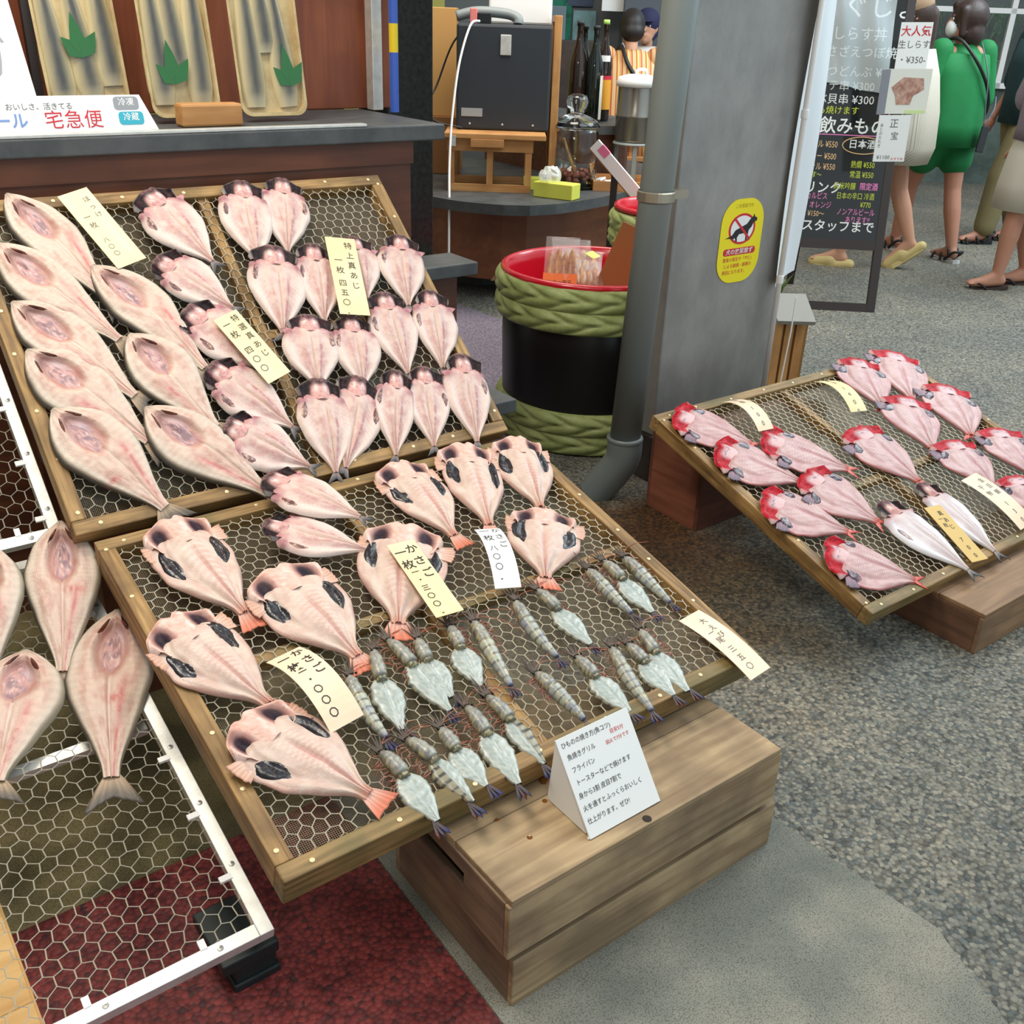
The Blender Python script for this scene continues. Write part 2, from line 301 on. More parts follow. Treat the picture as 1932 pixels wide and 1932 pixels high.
def dots(name, prof, m, P, t):
    o = MB().lathe(prof, 10).build(name, m, t); o.location = P[0]
    for q in P[1:]: c = o.copy(); C.objects.link(c); c.location = q
def tray(name, label, M, w, h, mats, ft=.03, fd=.042, vx=None, hy=(), cell=.022, seed=1):
    """local frame: x to the right, -y down the slope, z out of the tray"""
    my, mx = mats; t = thing(name, label, 'drying tray', M=M)
    for x0 in (0, w - ft): MB().box(x0, x0 + ft, -h + ft, -ft, -fd, 0, b=.002).build('side_board', my, t)
    MB().box(0, w, -ft, 0, -fd, 0, b=.002).build('end_board', mx, t); MB().box(0, w, -h, -h + ft, -fd, 0, b=.003).build('end_board', mx, t)
    if vx: MB().box(vx - .012, vx + .012, -h + ft, -ft, -.032, -.010).build('divider', my, t)
    for y, xa, xb in hy: MB().box(xa, xb, -y - .011, -y + .011, -.032, -.0105).build('divider', mx, t)
    V, F = hexnet(w - 2 * ft + .006, h - 2 * ft + .006, cell, .0009, seed, -.007); mesh_obj('wire_netting', np.array(V) + (ft - .003, -h + ft - .003, 0), F, M_wire, t)
    finemesh(w - 2 * ft, h - 2 * ft, .0034, .00029, -.034, ft, -h + ft).build('fine_mesh', M_mesh, t)
    rn = random.Random(seed); P = []
    for x in (ft * .5, w - ft * .5):
        y = .03
        while y < h: P.append((x + rn.uniform(-.004, .004), -y, 0)); y += rn.uniform(.1, .14)
    for y in (ft * .5, h - ft * .5):
        x = .05
        while x < w - .03: P.append((x, -y + rn.uniform(-.004, .004), 0)); x += rn.uniform(.1, .15)
    dots('nail', NAIL, M_nail, P, t); return t
def Mtray(o, ti): c, s = math.cos(ti), math.sin(ti); return Mx(o, (1, 0, 0), (0, c, s), (0, -s, c))
MU = Mtray((.360, 2.38, 1.002), .7056); ML = Mtray((.386, 1.768, .480), .2375); MR = Mtray((1.92, 1.853, .395), .3087); MS = Mtray((-.3, 1.95, .407), .2425)
tray('wire_drying_tray', 'steep upper wooden wire tray leaning on the brown counter, full of pale opened fish', MU, 1.0, .785, (M_tray, M_trayx), cell=.025, vx=.522, hy=((.416, .51, .97),), seed=3)
tray('wire_drying_tray', 'lower wooden wire tray holding prawns and dark-bellied rockfish, resting on stacked crates', ML, 1.0, .805, (M_tray, M_lowx), fd=.056, cell=.0235, vx=.486, hy=((.392, .03, .486), (.429, .486, .97)), seed=8)
tray('wire_drying_tray', 'separate wooden wire tray of red-headed fish beside the steel pillar', MR, 1.15, .8165, (M_lowx if False else M_tray, M_lowx), vx=.535, hy=((.45, .03, 1.12),), cell=.024, seed=5)
def alu_tray(label, M, w, h, y0, bar=None):
    t = thing('aluminium_wire_tray', label, 'drying tray', M=M); a = .022
    for x0 in (0, w - a): MB().box(x0, x0 + a, -h, -y0, -.02, 0, b=.001).build('side_rail', M_alu, t)
    for y in (y0, h - a): MB().box(a, w - a, -y - a, -y, -.02, 0, b=.001).build('end_rail', M_alu, t)
    if bar: MB().box(a, w - a, -bar - .02, -bar, -.045, -.03).build('cross_rail', M_alu, t)
    V, F = hexnet(w - 2 * a + .01, h - y0 - 2 * a + .01, .0262, .00085, 11, -.004); mesh_obj('wire_netting', np.array(V) + (a - .005, -h + a - .005, 0), F, mat('bright_wire', (222, 216, 196), .4, .35), t)
    P = []; y = y0 + .07; m = mat('screw_steel', (150, 150, 146), .35, .6); cl = lambda *q: MB().box(*q).build('cable_clip', M_white, t)
    while y < h - .03:
        for x in (a, w - a): cl(x - .016 if x > .1 else x - .003, x + .003 if x > .1 else x + .016, -y - .005, -y + .005, -.004, .0012)
        P += [(x, -y + .018, 0) for x in (a * .5, w - a * .5)]; y += .125
    x = .1
    while x < w - .05:
        for y in (y0 + a, h - a): cl(x - .005, x + .005, -y - .003 if y < h - .1 else -y - .002, -y + .003 if y < h - .1 else -y + .014, -.004, .0012)
        P.append((x + .02, -h + a * .5, 0)); x += .16
    dots('screw', SCREW, m, P, t); return t
alu_tray('lower aluminium wire tray carrying the large opened fish nearest the red paving', MS, .678, .96, .03, .485)
MS2 = Mtray((-.3, 2.33, .86), .7056)
alu_tray('steep upper aluminium wire tray beside the wooden tray of opened fish, nearly empty', MS2, .655, .615, 0)
# crates and supports
def crate(name, label, x0, x1, y0, y1, z0, z1, slot=None, M=None, group=None, mats=(M_crate, M_cratey), lid=True):
    t = thing(name, label, 'crate', ((x0 + x1) / 2, (y0 + y1) / 2, z0), group=group); cx_, cy_ = (x0 + x1) / 2, (y0 + y1) / 2; X0, X1, Y0, Y1, H = x0 - cx_, x1 - cx_, y0 - cy_, y1 - cy_, z1 - z0; th = .012
    MB().box(X0, X1, Y0, Y0 + th, 0, H - .012, b=.002).build('front_board', mats[0], t); MB().box(X0, X1, Y1 - th, Y1, 0, H - .012, b=.002).build('back_board', mats[0], t)
    for xx in (X0, X1 - th):
        b = MB()
        if slot and xx == X0:
            ya, yb, za, zb = slot; b.box(xx, xx + th, Y0 + th, Y1 - th, 0, za); b.box(xx, xx + th, Y0 + th, Y1 - th, zb, H - .012); b.box(xx, xx + th, Y0 + th, ya, za, zb); b.box(xx, xx + th, yb, Y1 - th, za, zb)
        else: b.box(xx, xx + th, Y0 + th, Y1 - th, 0, H - .012, b=.001)
        b.build('end_board', mats[1], t)
    if lid:
        ym = Y0 + (Y1 - Y0) * .42
        MB().box(X0 + .004, X1 - .004, Y0, ym - .002, H - .012, H, b=.002).build('top_board', mats[0], t); MB().box(X0 + .004, X1 - .004, ym, Y1, H - .014, H - .002, b=.002).build('top_board', mats[0], t)
    return t
cr1 = crate('wooden_crate', 'weathered wooden crate standing on the concrete, bottom one of the stacked pair', .668, 1.274, .818, 1.165, 0, .112, group='stacked crates', lid=False)
cr2 = crate('wooden_crate', 'weathered wooden crate with a slot in its end, top one under the white notice', .655, 1.262, .817, 1.17, .114, .234, slot=(-.06, .09, .05, .08))
st = mat('wet_stain', (120, 72, 24), .12); kn = mat('knot_hole', (40, 26, 18), .8)
for x, y, r in ((-.175, .02, .014), (-.085, -.035, .006), (-.13, -.04, .005), (-.105, -.045, .005), (-.22, -.03, .004), (-.2, -.09, .005), (-.1, .0, .008)): MB().lathe([(r, 0), (r * .8, .0012), (0, .0016)], 12, (x, y, .1197)).build('water_drop', st, cr2)
MB().lathe([(.008, 0), (0, .0004)], 12, (-.02, -.166, .1203)).build('knot_hole', kn, cr2)
crate('wooden_crate', 'brown wooden crate under the front of the red-headed fish tray, with a dark stripe', 2.20, 2.86, .945, 1.25, 0, .113, mats=(wood('crate_brown', (128, 98, 70), (160, 126, 92), (96, 74, 56), 0, 9), wood('crate_brown_end', (96, 68, 50), (122, 88, 66), (66, 46, 40), 1, 9)))
crate('wooden_crate', 'reddish wooden crate holding up the raised back of the red-headed fish tray', 2.10, 2.66, 1.80, 2.02, 0, .30, mats=(wood('crate_red', (96, 56, 42), (124, 76, 56), (70, 42, 34), 0, 8), wood('crate_red_end', (120, 70, 50), (146, 90, 66), (90, 52, 40), 1, 8)))
crate('plank_box', 'pale plank box on the floor under the aluminium tray', -.6, .072, .98, 1.42, 0, .10, mats=(wood('box_pale', (206, 160, 96), (226, 186, 124), (176, 126, 70), 0, 8), wood('box_pale_y', (206, 160, 96), (226, 186, 124), (176, 126, 70), 1, 8)))
b = MB().box(.335, .404, 1.09, 1.20, .0, .066, b=.004).box(.330, .408, 1.085, 1.205, .0, .016, b=.003).box(.315, .408, 1.085, 1.21, .046, .07, b=.003)
tag(b.build('plastic_crate_corner', mat('dark_green_plastic', (30, 40, 40), .4)), 'dark plastic crate corner propping the aluminium tray above the red paving', 'crate')
# stepped slabs behind the trays
def step(label, x0, x1, y0, y1, zt, zb):
    t = thing('display_step', label, 'step', ((x0 + x1) / 2, (y0 + y1) / 2, zb)); X, Y, H = (x1 - x0) / 2, (y1 - y0) / 2, zt - zb
    MB().box(-X, X, -Y, Y, H - .035, H, b=.003).build('stone_top', M_slab, t); MB().box(-X + .02, X - .05, -Y + .03, Y, 0, H - .035).build('wooden_base', M_panel, t)
step('grey topped display step beside the right edge of the upper tray', .4, 1.60, 2.26, 2.40, .775, 0)
step('low grey topped display step tucked between the wooden trays and the barrel', .4, 1.465, 1.89, 2.2, .518, 0)
# ------------------------------------------------------------------ fish
def vn(x, y, seed=0):
    x = np.asarray(x, float) + seed * 17.3; y = np.asarray(y, float) + seed * 5.1; xi = np.floor(x); yi = np.floor(y); fx = x - xi; fy = y - yi; fx = fx * fx * (3 - 2 * fx); fy = fy * fy * (3 - 2 * fy)
    def h(a, b): q = np.sin(a * 127.1 + b * 311.7 + seed * 3.7) * 43758.5453; return q - np.floor(q)
    return (h(xi, yi) * (1 - fx) + h(xi + 1, yi) * fx) * (1 - fy) + (h(xi, yi + 1) * (1 - fx) + h(xi + 1, yi + 1) * fx) * fy
def fbm(x, y, seed=0): return (vn(x, y, seed) + .5 * vn(x * 2.1, y * 2.1, seed + 1) + .25 * vn(x * 4.3, y * 4.3, seed + 2)) / 1.75
def ss(a, b, x): t = np.clip((x - a) / (b - a), 0, 1); return t * t * (3 - 2 * t)
def g(x, s): return np.exp(-(x / s) ** 2)
FL = .86
class Col:
    def __init__(s, shape, c): s.c = np.ones(shape + (3,)) * lin(c)
    def mix(s, c, k): k = np.clip(k, 0, 1)[..., None]; s.c = s.c * (1 - k) + lin(c) * k; return s
    def mul(s, k): s.c = s.c * np.asarray(k)[..., None]; return s
def prof(pts, u, sm=.02):
    P = np.array(pts, float); return np.mean([np.interp(u + d, P[:, 0], P[:, 1]) for d in np.linspace(-sm, sm, 7)], 0)
SHAPES = {
 'hokke': [(0, .03), (.015, .14), (.05, .33), (.10, .54), (.17, .76), (.25, .92), (.34, 1), (.44, .98), (.55, .86), (.66, .68), (.77, .48), (.87, .3), (.94, .2), (1, .17)],
 'aji': [(0, .3), (.10, .5), (.17, .58), (.2, .84), (.22, .90), (.26, .88), (.33, .97), (.42, 1), (.52, .96), (.62, .84), (.72, .66), (.82, .43), (.9, .24), (.96, .12), (1, .08)],
 'rockfish': [(0, .3), (.16, .52), (.2, .76), (.26, .94), (.36, 1), (.46, 1), (.56, .93), (.64, .80), (.72, .64), (.8, .46), (.88, .26), (.94, .17), (1, .16)],
 'redfish': [(0, .3), (.16, .56), (.2, .78), (.26, .92), (.36, 1), (.46, .99), (.56, .9), (.66, .74), (.76, .55), (.86, .34), (.93, .2), (1, .14)]}
def fish_top(kind, L, wp, wm, th, bend, seed):
    W = SHAPES[kind]; n, m = 76, 45
    def pos(u, v):
        wob = 1 + .035 * (vn(u * 9, np.sign(v) * 3.3 + 7, seed) - .5) * 2
        w_ = np.where(v >= 0, wp, wm) * prof(W, u) * wob; x = u * L; y = v * w_ + bend * L * np.sin(np.pi * u) ** 1.2
        e = (1 - np.abs(v) ** 3.2); z = .0015 + th * np.maximum(e, 0) ** .6 * (.35 + .65 * np.minimum(1, prof(W, u) / .8)) * (.75 + .5 * fbm(u * 5, v * 2 + 9, seed))
        z = z - th * .22 * g(v, .05) * ss(.3, .5, u)
        if kind == 'hokke':
            r = np.hypot((u - .27) / .21, (v - .0) / .5); z = z - th * .62 * ss(1.05, .55, r) + th * .35 * ss(.5, .1, np.hypot((u - .2) / .2, v / .25)) * fbm(u * 20, v * 6, seed)
            z = z + .003 * ss(.7, .95, np.abs(v)) * ss(1.0, .9, np.abs(v))
        else:
            z = .0012 + (z - .0012) * ss(.10, .25, u)
            z = z + th * .18 * np.sin(np.abs(v) * 9) * ss(.2, .3, u)
            if kind in ('rockfish', 'redfish'): z = z - th * .5 * ss(.5, .62, np.abs(v)) * ss(1, .9, np.abs(v)) * g(u - .42, .2)
        return x, y, z
    return pos, n, m
def fish_color(kind, u, v, seed, L):
    rn = random.Random(seed); N = fbm(u * 14, v * 5, seed); N2 = fbm(u * 40, v * 14, seed + 5); av = np.abs(v)
    if kind == 'hokke':
        c = Col(u.shape, (226, 196, 178)).mix((206, 158, 142), ss(.4, .72, N) * .75).mix((240, 214, 196), ss(.45, .75, N2) * .45)
        c.mix((222, 206, 188), ss(.6, .84, av) * .8).mix((182, 168, 146), ss(.84, .95, av)).mix((120, 112, 102), ss(.90, .95, v * -1) * .8).mix((70, 68, 66), ss(.94, .97, v * -1))
        c.mix((176, 160, 140), ss(.07, .0, u) * .8)
        r = np.hypot((u - .27) / .2, v / .46); c.mix((196, 136, 126), ss(1.0, .75, r) * (.5 + .5 * N)).mix((120, 74, 66), ss(1.02, .8, r) * ss(.26, .1, u) * .7).mix((168, 124, 122), ss(.8, .4, r) * ss(.45, .65, N2)).mix((214, 192, 196), g(u - .22, .06) * g(v - .1, .2) * .8)
        c.mix((150, 86, 72), ss(.08, .0, np.abs(r - .98)) * ss(.3, .16, u) * .7)
        bl = rn.uniform(.36, .46) * (1.15 - .35 * u) * (1 if rn.random() < .7 else -1)
        c.mix((180, 62, 66), g(v - bl, .06) * ss(.42, .6, u) * ss(.34, .6, vn(u * 34, v * 3, seed)) * .9).mix((224, 150, 142), g(v - bl, .13) * ss(.4, .55, u) * .55)
        c.mix((248, 228, 210), g(v - .02, .035) * ss(.42, .5, u) * .8).mix((208, 150, 138), g(v + .06, .02) * ss(.42, .5, u) * .7)
        if rn.random() < .5: c.mix((204, 84, 80), g(u - rn.uniform(.42, .8), .025) * g(v - rn.uniform(-.7, .7), .3) * ss(.35, .6, N2) * .85)
        c.mul(1 + .05 * np.sin(u * L * 2100) * ss(.3, .5, av) * ss(.96, .85, av)); c.mul(np.full(u.shape, FL)); return c.c
    if kind == 'rockfish':
        c = Col(u.shape, (230, 206, 190)).mix((216, 180, 166), ss(.35, .7, N) * .7).mix((226, 176, 168), g(v, .28) * ss(.3, .5, u) * .5)
        rib = np.sin((u * L + np.abs(v) * .012) * 1250); c.mix((246, 222, 206), ss(.2, .9, rib) * g(av - .18, .16) * ss(.22, .34, u) * ss(.86, .7, u) * .75).mix((206, 126, 118), g(v, .03) * ss(.3, .5, u) * .5)
        c.mix((212, 160, 146), ss(.86, .97, av) * .6).mix((224, 150, 128), ss(.9, 1, u) * .6).mix((240, 226, 214), ss(.6, .85, N2) * .4); c.mul(np.full(u.shape, FL)); return c.c
    if kind == 'redfish':
        c = Col(u.shape, (218, 178, 174)).mix((202, 150, 150), ss(.35, .7, N) * .7).mix((206, 140, 150), g(v, .05) * ss(.2, .5, u) * .6)
        rib = np.sin((u * L + np.abs(v) * .016) * 1100); c.mix((246, 224, 220), ss(.2, .9, rib) * g(av - .3, .25) * ss(.2, .34, u) * .5)
        c.mix((196, 84, 84), ss(.93, .99, av) * .7).mix((220, 96, 80), ss(.93, 1, u) * .8); c.mul(np.full(u.shape, FL)); return c.c
    sil = kind == 'silveraji'
    c = Col(u.shape, (230, 200, 188)).mix((214, 166, 158), ss(.35, .68, N) * .8)
    c.mix((204, 138, 142), ss(.34, .15, u) * ss(.3, .5, av) * .8).mix((232, 204, 186), g(v, .1) * .8).mix((206, 154, 140), g(v, .016) * ss(.25, .4, u) * .8)
    c.mix((244, 220, 208), ss(.45, .75, av) * ss(.3, .5, u) * .85).mix((240, 208, 196), ss(.55, .8, N2) * .5)
    for sg in (-1, 1): c.mix((178, 86, 94), g(v - sg * .3 * (1.25 - .6 * u), .05) * ss(.3, .5, u) * (.35 + .65 * ss(.3, .6, vn(u * 42, v * 2, seed))) * (.8 if sg == 1 else .35))
    c.mix((250, 236, 226), ss(.93, .985, av) * .9).mix((150, 70, 90), g(u - .25, .05) * ss(.55, .8, av) * .7)
    rib = np.sin((u * L + av * .02) * 1500); c.mix((250, 232, 222), ss(.3, .95, rib) * ss(.35, .5, av) * ss(.95, .8, av) * ss(.25, .4, u) * .35)
    c.mul(np.full(u.shape, FL))
    if sil: k = ss(.1, .4, u); c.mix((222, 218, 222), .55 * k).mix((238, 240, 244), ss(.5, .8, av) * .6 * k)
    return c.c
def shell(name, pos, n, m, colf, parent, u0=0, u1=1, under=(150, 140, 128)):
    U, V = np.meshgrid(np.linspace(u0, u1, n), np.linspace(-1, 1, m), indexing='ij'); x, y, z = pos(U, V); P = np.stack([x, y, z], -1).reshape(-1, 3); c = colf(U, V).reshape(-1, 3)
    F = [(i * m + j, (i + 1) * m + j, (i + 1) * m + j + 1, i * m + j + 1) for i in range(n - 1) for j in range(m - 1)]
    b0 = len(P); B = np.stack([x[:, [0, -1]], y[:, [0, -1]], 0 * x[:, [0, -1]]], -1).reshape(-1, 3); P = np.vstack([P, B]); c = np.vstack([c, np.ones((2 * n, 3)) * lin(under)])
    for i in range(n - 1):
        F += [(b0 + 2 * i, b0 + 2 * i + 2, (i + 1) * m, i * m), (i * m + m - 1, (i + 1) * m + m - 1, b0 + 2 * i + 3, b0 + 2 * i + 1), (b0 + 2 * i, b0 + 2 * i + 1, b0 + 2 * i + 3, b0 + 2 * i + 2)]
    return mesh_obj(name, P, F, M_flesh, parent, True, c)
def patch(name, pos, uc, vc, ru, rv, lift, colf, parent, seed, n=9, m=22, tilt=0):
    R, A = np.meshgrid(np.linspace(0, 1, n), np.linspace(0, 2 * np.pi, m, endpoint=False), indexing='ij'); wob = 1 + .22 * (vn(np.cos(A) * 2 + 5, np.sin(A) * 2 + 5, seed) - .5) * 2
    du = R * np.cos(A) * ru * wob; dv = R * np.sin(A) * rv * wob; u = uc + du; v = np.clip(vc + dv + tilt * du / ru * rv, -.97, .97); x, y, z = pos(u, v); z = z + lift * (1 - R ** 4) + .0012 * (fbm(u * 45, v * 16, seed) - .3) * (1 - R) - .0008 * R ** 6
    P = np.stack([x, y, z], -1).reshape(-1, 3); F = [(i * m + j, (i + 1) * m + j, (i + 1) * m + (j + 1) % m, i * m + (j + 1) % m) for i in range(n - 1) for j in range(m)]
    return mesh_obj(name, P, F, M_flesh if name != 'belly_lining' else M_lining, parent, True, colf(u, v).reshape(-1, 3))
M_lining = vcmat('belly_lining', .22, .5, 160, .6)
def fan(name, base, d, length, w0, w1, fork, colf, parent, n=9, m=15, z=.004, seed=0, droop=0):
    """fin: rays spread from a base"""
    base = np.array(base, float); d = np.array(d, float) / np.linalg.norm(d); pe = np.array([-d[1], d[0]]); S, T = np.meshgrid(np.linspace(0, 1, n), np.linspace(-1, 1, m), indexing='ij')
    le = length * (1 - fork * (1 - np.abs(T))) * (1 + .12 * (vn(T * 5, T * 0 + 2, seed) - .5)); a = S * le; wd = (w0 + (w1 - w0) * S ** .9) * T; P2 = base[:2] + a[..., None] * d + wd[..., None] * pe
    zz = base[2] if len(base) > 2 else z; zt = zz + .0014 * np.sin(T * 17) * S + droop * S; P = np.concatenate([P2, zt[..., None]], -1).reshape(-1, 3); Q = P.copy(); Q[:, 2] -= .0009
    F = [(i * m + j, (i + 1) * m + j, (i + 1) * m + j + 1, i * m + j + 1) for i in range(n - 1) for j in range(m - 1)]; o = len(P); F2 = [tuple(o + q for q in f[::-1]) for f in F]
    for i in range(n - 1): F2 += [(i * m, o + i * m, o + (i + 1) * m, (i + 1) * m), ((i + 1) * m + m - 1, o + (i + 1) * m + m - 1, o + i * m + m - 1, i * m + m - 1)]
    for j in range(m - 1): F2 += [((n - 1) * m + j, o + (n - 1) * m + j, o + (n - 1) * m + j + 1, (n - 1) * m + j + 1)]
    c = colf(S, T).reshape(-1, 3); return mesh_obj(name, np.vstack([P, Q]), F + F2, M_flesh, parent, True, np.vstack([c, c]))
def head(kind, pos, L, wp, wm, th, seed, parent):
    rn = random.Random(seed + 3); hl = {'aji': .25, 'silveraji': .23, 'rockfish': .31, 'redfish': .26}[kind]; hw = {'aji': .80, 'silveraji': .68, 'rockfish': .92, 'redfish': .92}[kind]; n, m = 26, 41; n0 = rn.uniform(-.02, .02)
    kp, km = rn.uniform(.88, 1.1), rn.uniform(.88, 1.1)
    def hp(s, v):
        av = np.abs(v); w_ = np.where(v >= 0, wp * kp, wm * km) * hw
        dome = 1 - np.sqrt(np.maximum(1 - (av * .99) ** 2, 0)); notch = .13 * g(v, .12) if kind != 'aji' else .05 * g(v, .1)
        x0 = (dome * .72 + notch) * hl * L; x1 = hl * L * (1.0 - .12 * ss(.3, .1, av) * 0 - .22 * ss(.8, 1, av)); x = x0 + (x1 - x0) * s - .01 * L
        y = v * w_ * (1 - .10 * s * ss(.3, 1, av)); bz = th * .8
        z = bz + th * .55 * g(v, .26) * (.5 + .5 * s) - th * .5 * g(av - .6, .2) + th * .25 * ss(.78, .94, av) - th * .7 * ss(.93, 1, av) - th * .3 * ss(.16, 0, s)
        z = z + th * .12 * g(s - .12, .1) * ss(.15, .4, av) + .0018 * (fbm(s * 7, v * 6, seed) - .4); z = np.maximum(z, .003); return x, y, z
    def hc(s, v):
        av = np.abs(v); N = fbm(s * 6, v * 7, seed + 2); N2 = fbm(s * 14, v * 16, seed + 9)
        if kind in ('aji', 'silveraji'):
            c = Col(s.shape, (34, 19, 23)).mix((84, 42, 48), ss(.5, .75, N) * .7).mix((12, 9, 11), ss(.55, .35, N2) * .7).mix((120, 62, 78), ss(.85, 1, s) * ss(.3, .7, av) * .7)
            k = ss(.42, .28, av - .1 * s); c.mix((216, 166, 158), k * ss(.22, .5, s)).mix((96, 72, 70), k * ss(.4, .05, s) * .8).mix((240, 222, 214), g(s - .5, .16) * g(av - .2, .08)).mix((170, 110, 116), k * ss(.5, .7, N2) * .6)
            c.mix((214, 204, 198), ss(.93, .975, av) * (.9 if rn.random() < .6 else .5)).mix((128, 120, 112), ss(.1, .0, s) * .6)
        elif kind == 'rockfish':
            c = Col(s.shape, (234, 192, 176)).mix((240, 220, 210), ss(.5, .75, N) * .7).mix((212, 140, 128), ss(.5, .3, N2) * .5)
            r = np.hypot((s - .50) / .42, (av - .57) / .25); c.mix((140, 96, 92), ss(1.4, .9, r) * .8).mix((54, 36, 46), ss(.95, .6, r)).mix((28, 26, 38), ss(.6, .3, r) * ss(.4, .6, N2)).mix((226, 206, 198), ss(.94, .98, av)); c.mix((206, 176, 164), g(v, .15) * .4)
        else:
            c = Col(s.shape, (186, 22, 38)).mix((212, 56, 68), ss(.45, .7, N) * .7).mix((112, 10, 22), ss(.5, .3, N2) * .8)
            k = ss(.42, .24, av); c.mix((228, 190, 190), k * ss(.2, .5, s)).mix((150, 130, 140), k * g(s - .5, .12) * ss(.45, .65, N2)).mix((244, 210, 206), ss(.93, .97, av)).mix((86, 34, 40), g(av - .68, .09) * ss(.6, .95, s) * .8)
        return c.c
    def pp(u, v): return hp(u, v)
    o = shell('head', pp, n, m, hc, parent, 0, 1, (120, 90, 86)); o.data.materials[0] = M_head; return o
def fish(name, kind, label, Mt, N, T, wp, wm, seed, group, zN=.011, zT=.001, th=.014, cat='fish', bend=None):
    """N, T: nose and tail base in the tray's own frame (x right, y down the slope)"""
    rn = random.Random(seed); a = Vector((N[0], -N[1], zN - .004)); b_ = Vector((T[0], -T[1], zT - .004)); L = (b_ - a).length; X = (b_ - a).normalized(); Yv = Vector((0, 0, 1)).cross(X).normalized(); Z = X.cross(Yv)
    t = thing(name, label, cat, M=Mt @ Mx(a, X, Yv, Z), group=group); sk = 'aji' if kind == 'silveraji' else kind; bend = rn.uniform(-.025, .025) if bend is None else bend
    pos, n, m = fish_top(sk, L, wp, wm, th, bend, seed); shell('body', pos, n, m, lambda u, v: fish_color(kind, u, v, seed, L), t)
    fin = lambda c1, c2: (lambda S, T: Col(S.shape, c1).mix(c2, ss(.1, .9, S)).mul(.8 + .35 * ss(-.4, .6, np.sin(T * 26))).c)
    if kind == 'hokke':
        fan('tail_fin', (L * .985, 0, .005), (1, rn.uniform(-.25, .25)), L * .17, wp * .17, wp * .62, .35, lambda S, T: fin((176, 150, 122), (92, 84, 76))(S, T), t, seed=seed)
        for sg in (1, -1): patch('gill_slit', pos, .125 + rn.uniform(-.015, .02), sg * .36, .062, .085, .0006, lambda u, v: Col(u.shape, (104, 50, 32)).mix((48, 26, 26), ss(.4, .7, fbm(u * 60, v * 20, seed)) * .9).c, t, seed + sg, tilt=sg * .9)
        patch('belly_cavity', pos, .29, rn.uniform(-.08, .06), .15, .26, .0008, lambda u, v: Col(u.shape, (196, 150, 146)).mix((148, 118, 124), ss(.4, .65, fbm(u * 34, v * 9, seed))).mix((222, 186, 176), ss(.55, .75, fbm(u * 50, v * 20, seed + 4))).c, t, seed)
    else:
        head(kind, pos, L, wp, wm, th, seed, t)
        if kind in ('aji', 'silveraji'):
            fan('tail_fin', (L * .99, 0, .004), (1, rn.uniform(-.3, .3)), L * .15, wp * .07, wp * .36, .5, lambda S, T: fin((150, 132, 126), (74, 74, 76))(S, T), t, seed=seed)
            sg = rn.choice((1, 1, -1)); patch('belly_lining', pos, .37 + rn.uniform(-.03, .05), -sg * .76, .105, .13, .0004, lambda u, v: Col(u.shape, (132, 88, 78)).mix((196, 160, 140), ss(.45, .7, fbm(u * 40, v * 14, seed))).mix((84, 48, 54), ss(.6, .4, fbm(u * 30, v * 9, seed + 1)) * .8).c, t, seed)
            if rn.random() < .6: fan('pectoral_fin', (L * .25, sg * (wp if sg > 0 else wm) * .62, th * .5), (-.35, sg), wp * .34, .014, .003, -.2, lambda S, T: fin((214, 150, 158), (206, 150, 152))(S, T), t, seed=seed + 5)
        elif kind == 'rockfish':
            fan('tail_fin', (L * .98, 0, .005), (1, rn.uniform(-.2, .2)), L * .17, wp * .17, wp * .42, .05, lambda S, T: fin((218, 168, 150), (214, 120, 90))(S, T), t, seed=seed)
            for sg in (1, -1):
                uc = .39 + rn.uniform(-.04, .05); w_ = wp if sg > 0 else wm
                patch('belly_lining', pos, uc, sg * .70, .15 + rn.uniform(-.025, .02), .20 + rn.uniform(-.03, .03), .0026, lambda u, v: Col(u.shape, (20, 20, 28)).mix((48, 50, 60), ss(.5, .7, fbm(u * 40, v * 14, seed))).mix((96, 66, 40), ss(.68, .8, fbm(u * 60, v * 22, seed + 1)) * .7).c, t, seed + sg, tilt=-sg * .25)
                fan('pectoral_fin', (L * .27, sg * w_ * .66, th * .4), (.15 - .25 * rn.random(), sg), w_ * .40, .014, .024, -.1, lambda S, T: fin((226, 196, 180), (214, 166, 144))(S, T), t, seed=seed + sg)
        else:
            fan('tail_fin', (L * .98, 0, .004), (1, rn.uniform(-.2, .2)), L * .17, wp * .13, wp * .36, .7, lambda S, T: fin((222, 120, 100), (206, 66, 52))(S, T), t, seed=seed)
            for sg in (1, -1): patch('belly_lining', pos, .30, sg * .76, .085, .19, .0016, lambda u, v: Col(u.shape, (84, 62, 76)).mix((34, 32, 44), ss(.4, .65, fbm(u * 40, v * 14, seed))).mix((170, 130, 134), ss(.6, .8, fbm(u * 30, v * 9, seed + 1))).c, t, seed + sg)
            sg = -1; fan('pectoral_fin', (L * .25, sg * wm * .72, th * .5), (.2, sg), wm * .4, .01, .02, -.1, lambda S, T: fin((150, 110, 122), (110, 90, 104))(S, T), t, seed=seed + 7)
    return t
HOK = [(0.104, 0.0, 0.223, 0.281, 0.062, 0.062), (0.051, 0.124, 0.212, 0.382, 0.062, 0.066), (0.214, 0.201, 0.358, 0.482, 0.069, 0.06), (0.038, 0.268, 0.198, 0.518, 0.066, 0.066), (0.032, 0.383, 0.19, 0.623, 0.071, 0.076), (0.232, 0.38, 0.328, 0.624, 0.075, 0.066), (0.038, 0.522, 0.17, 0.773, 0.076, 0.072), (0.205, 0.555, 0.379, 0.797, 0.064, 0.078)]
HL = ['topmost in the outer column beside the price card', 'second from the top of the outer column, cut by a neighbour', 'uppermost of the inner column beside the cream card', 'third from the top of the outer column', 'fourth from the top of the outer column, red mark near tail', 'middle one of the inner column of three', 'lowest of the outer column, just above the cross rail', 'lowest of the inner column, tail on the cross rail']
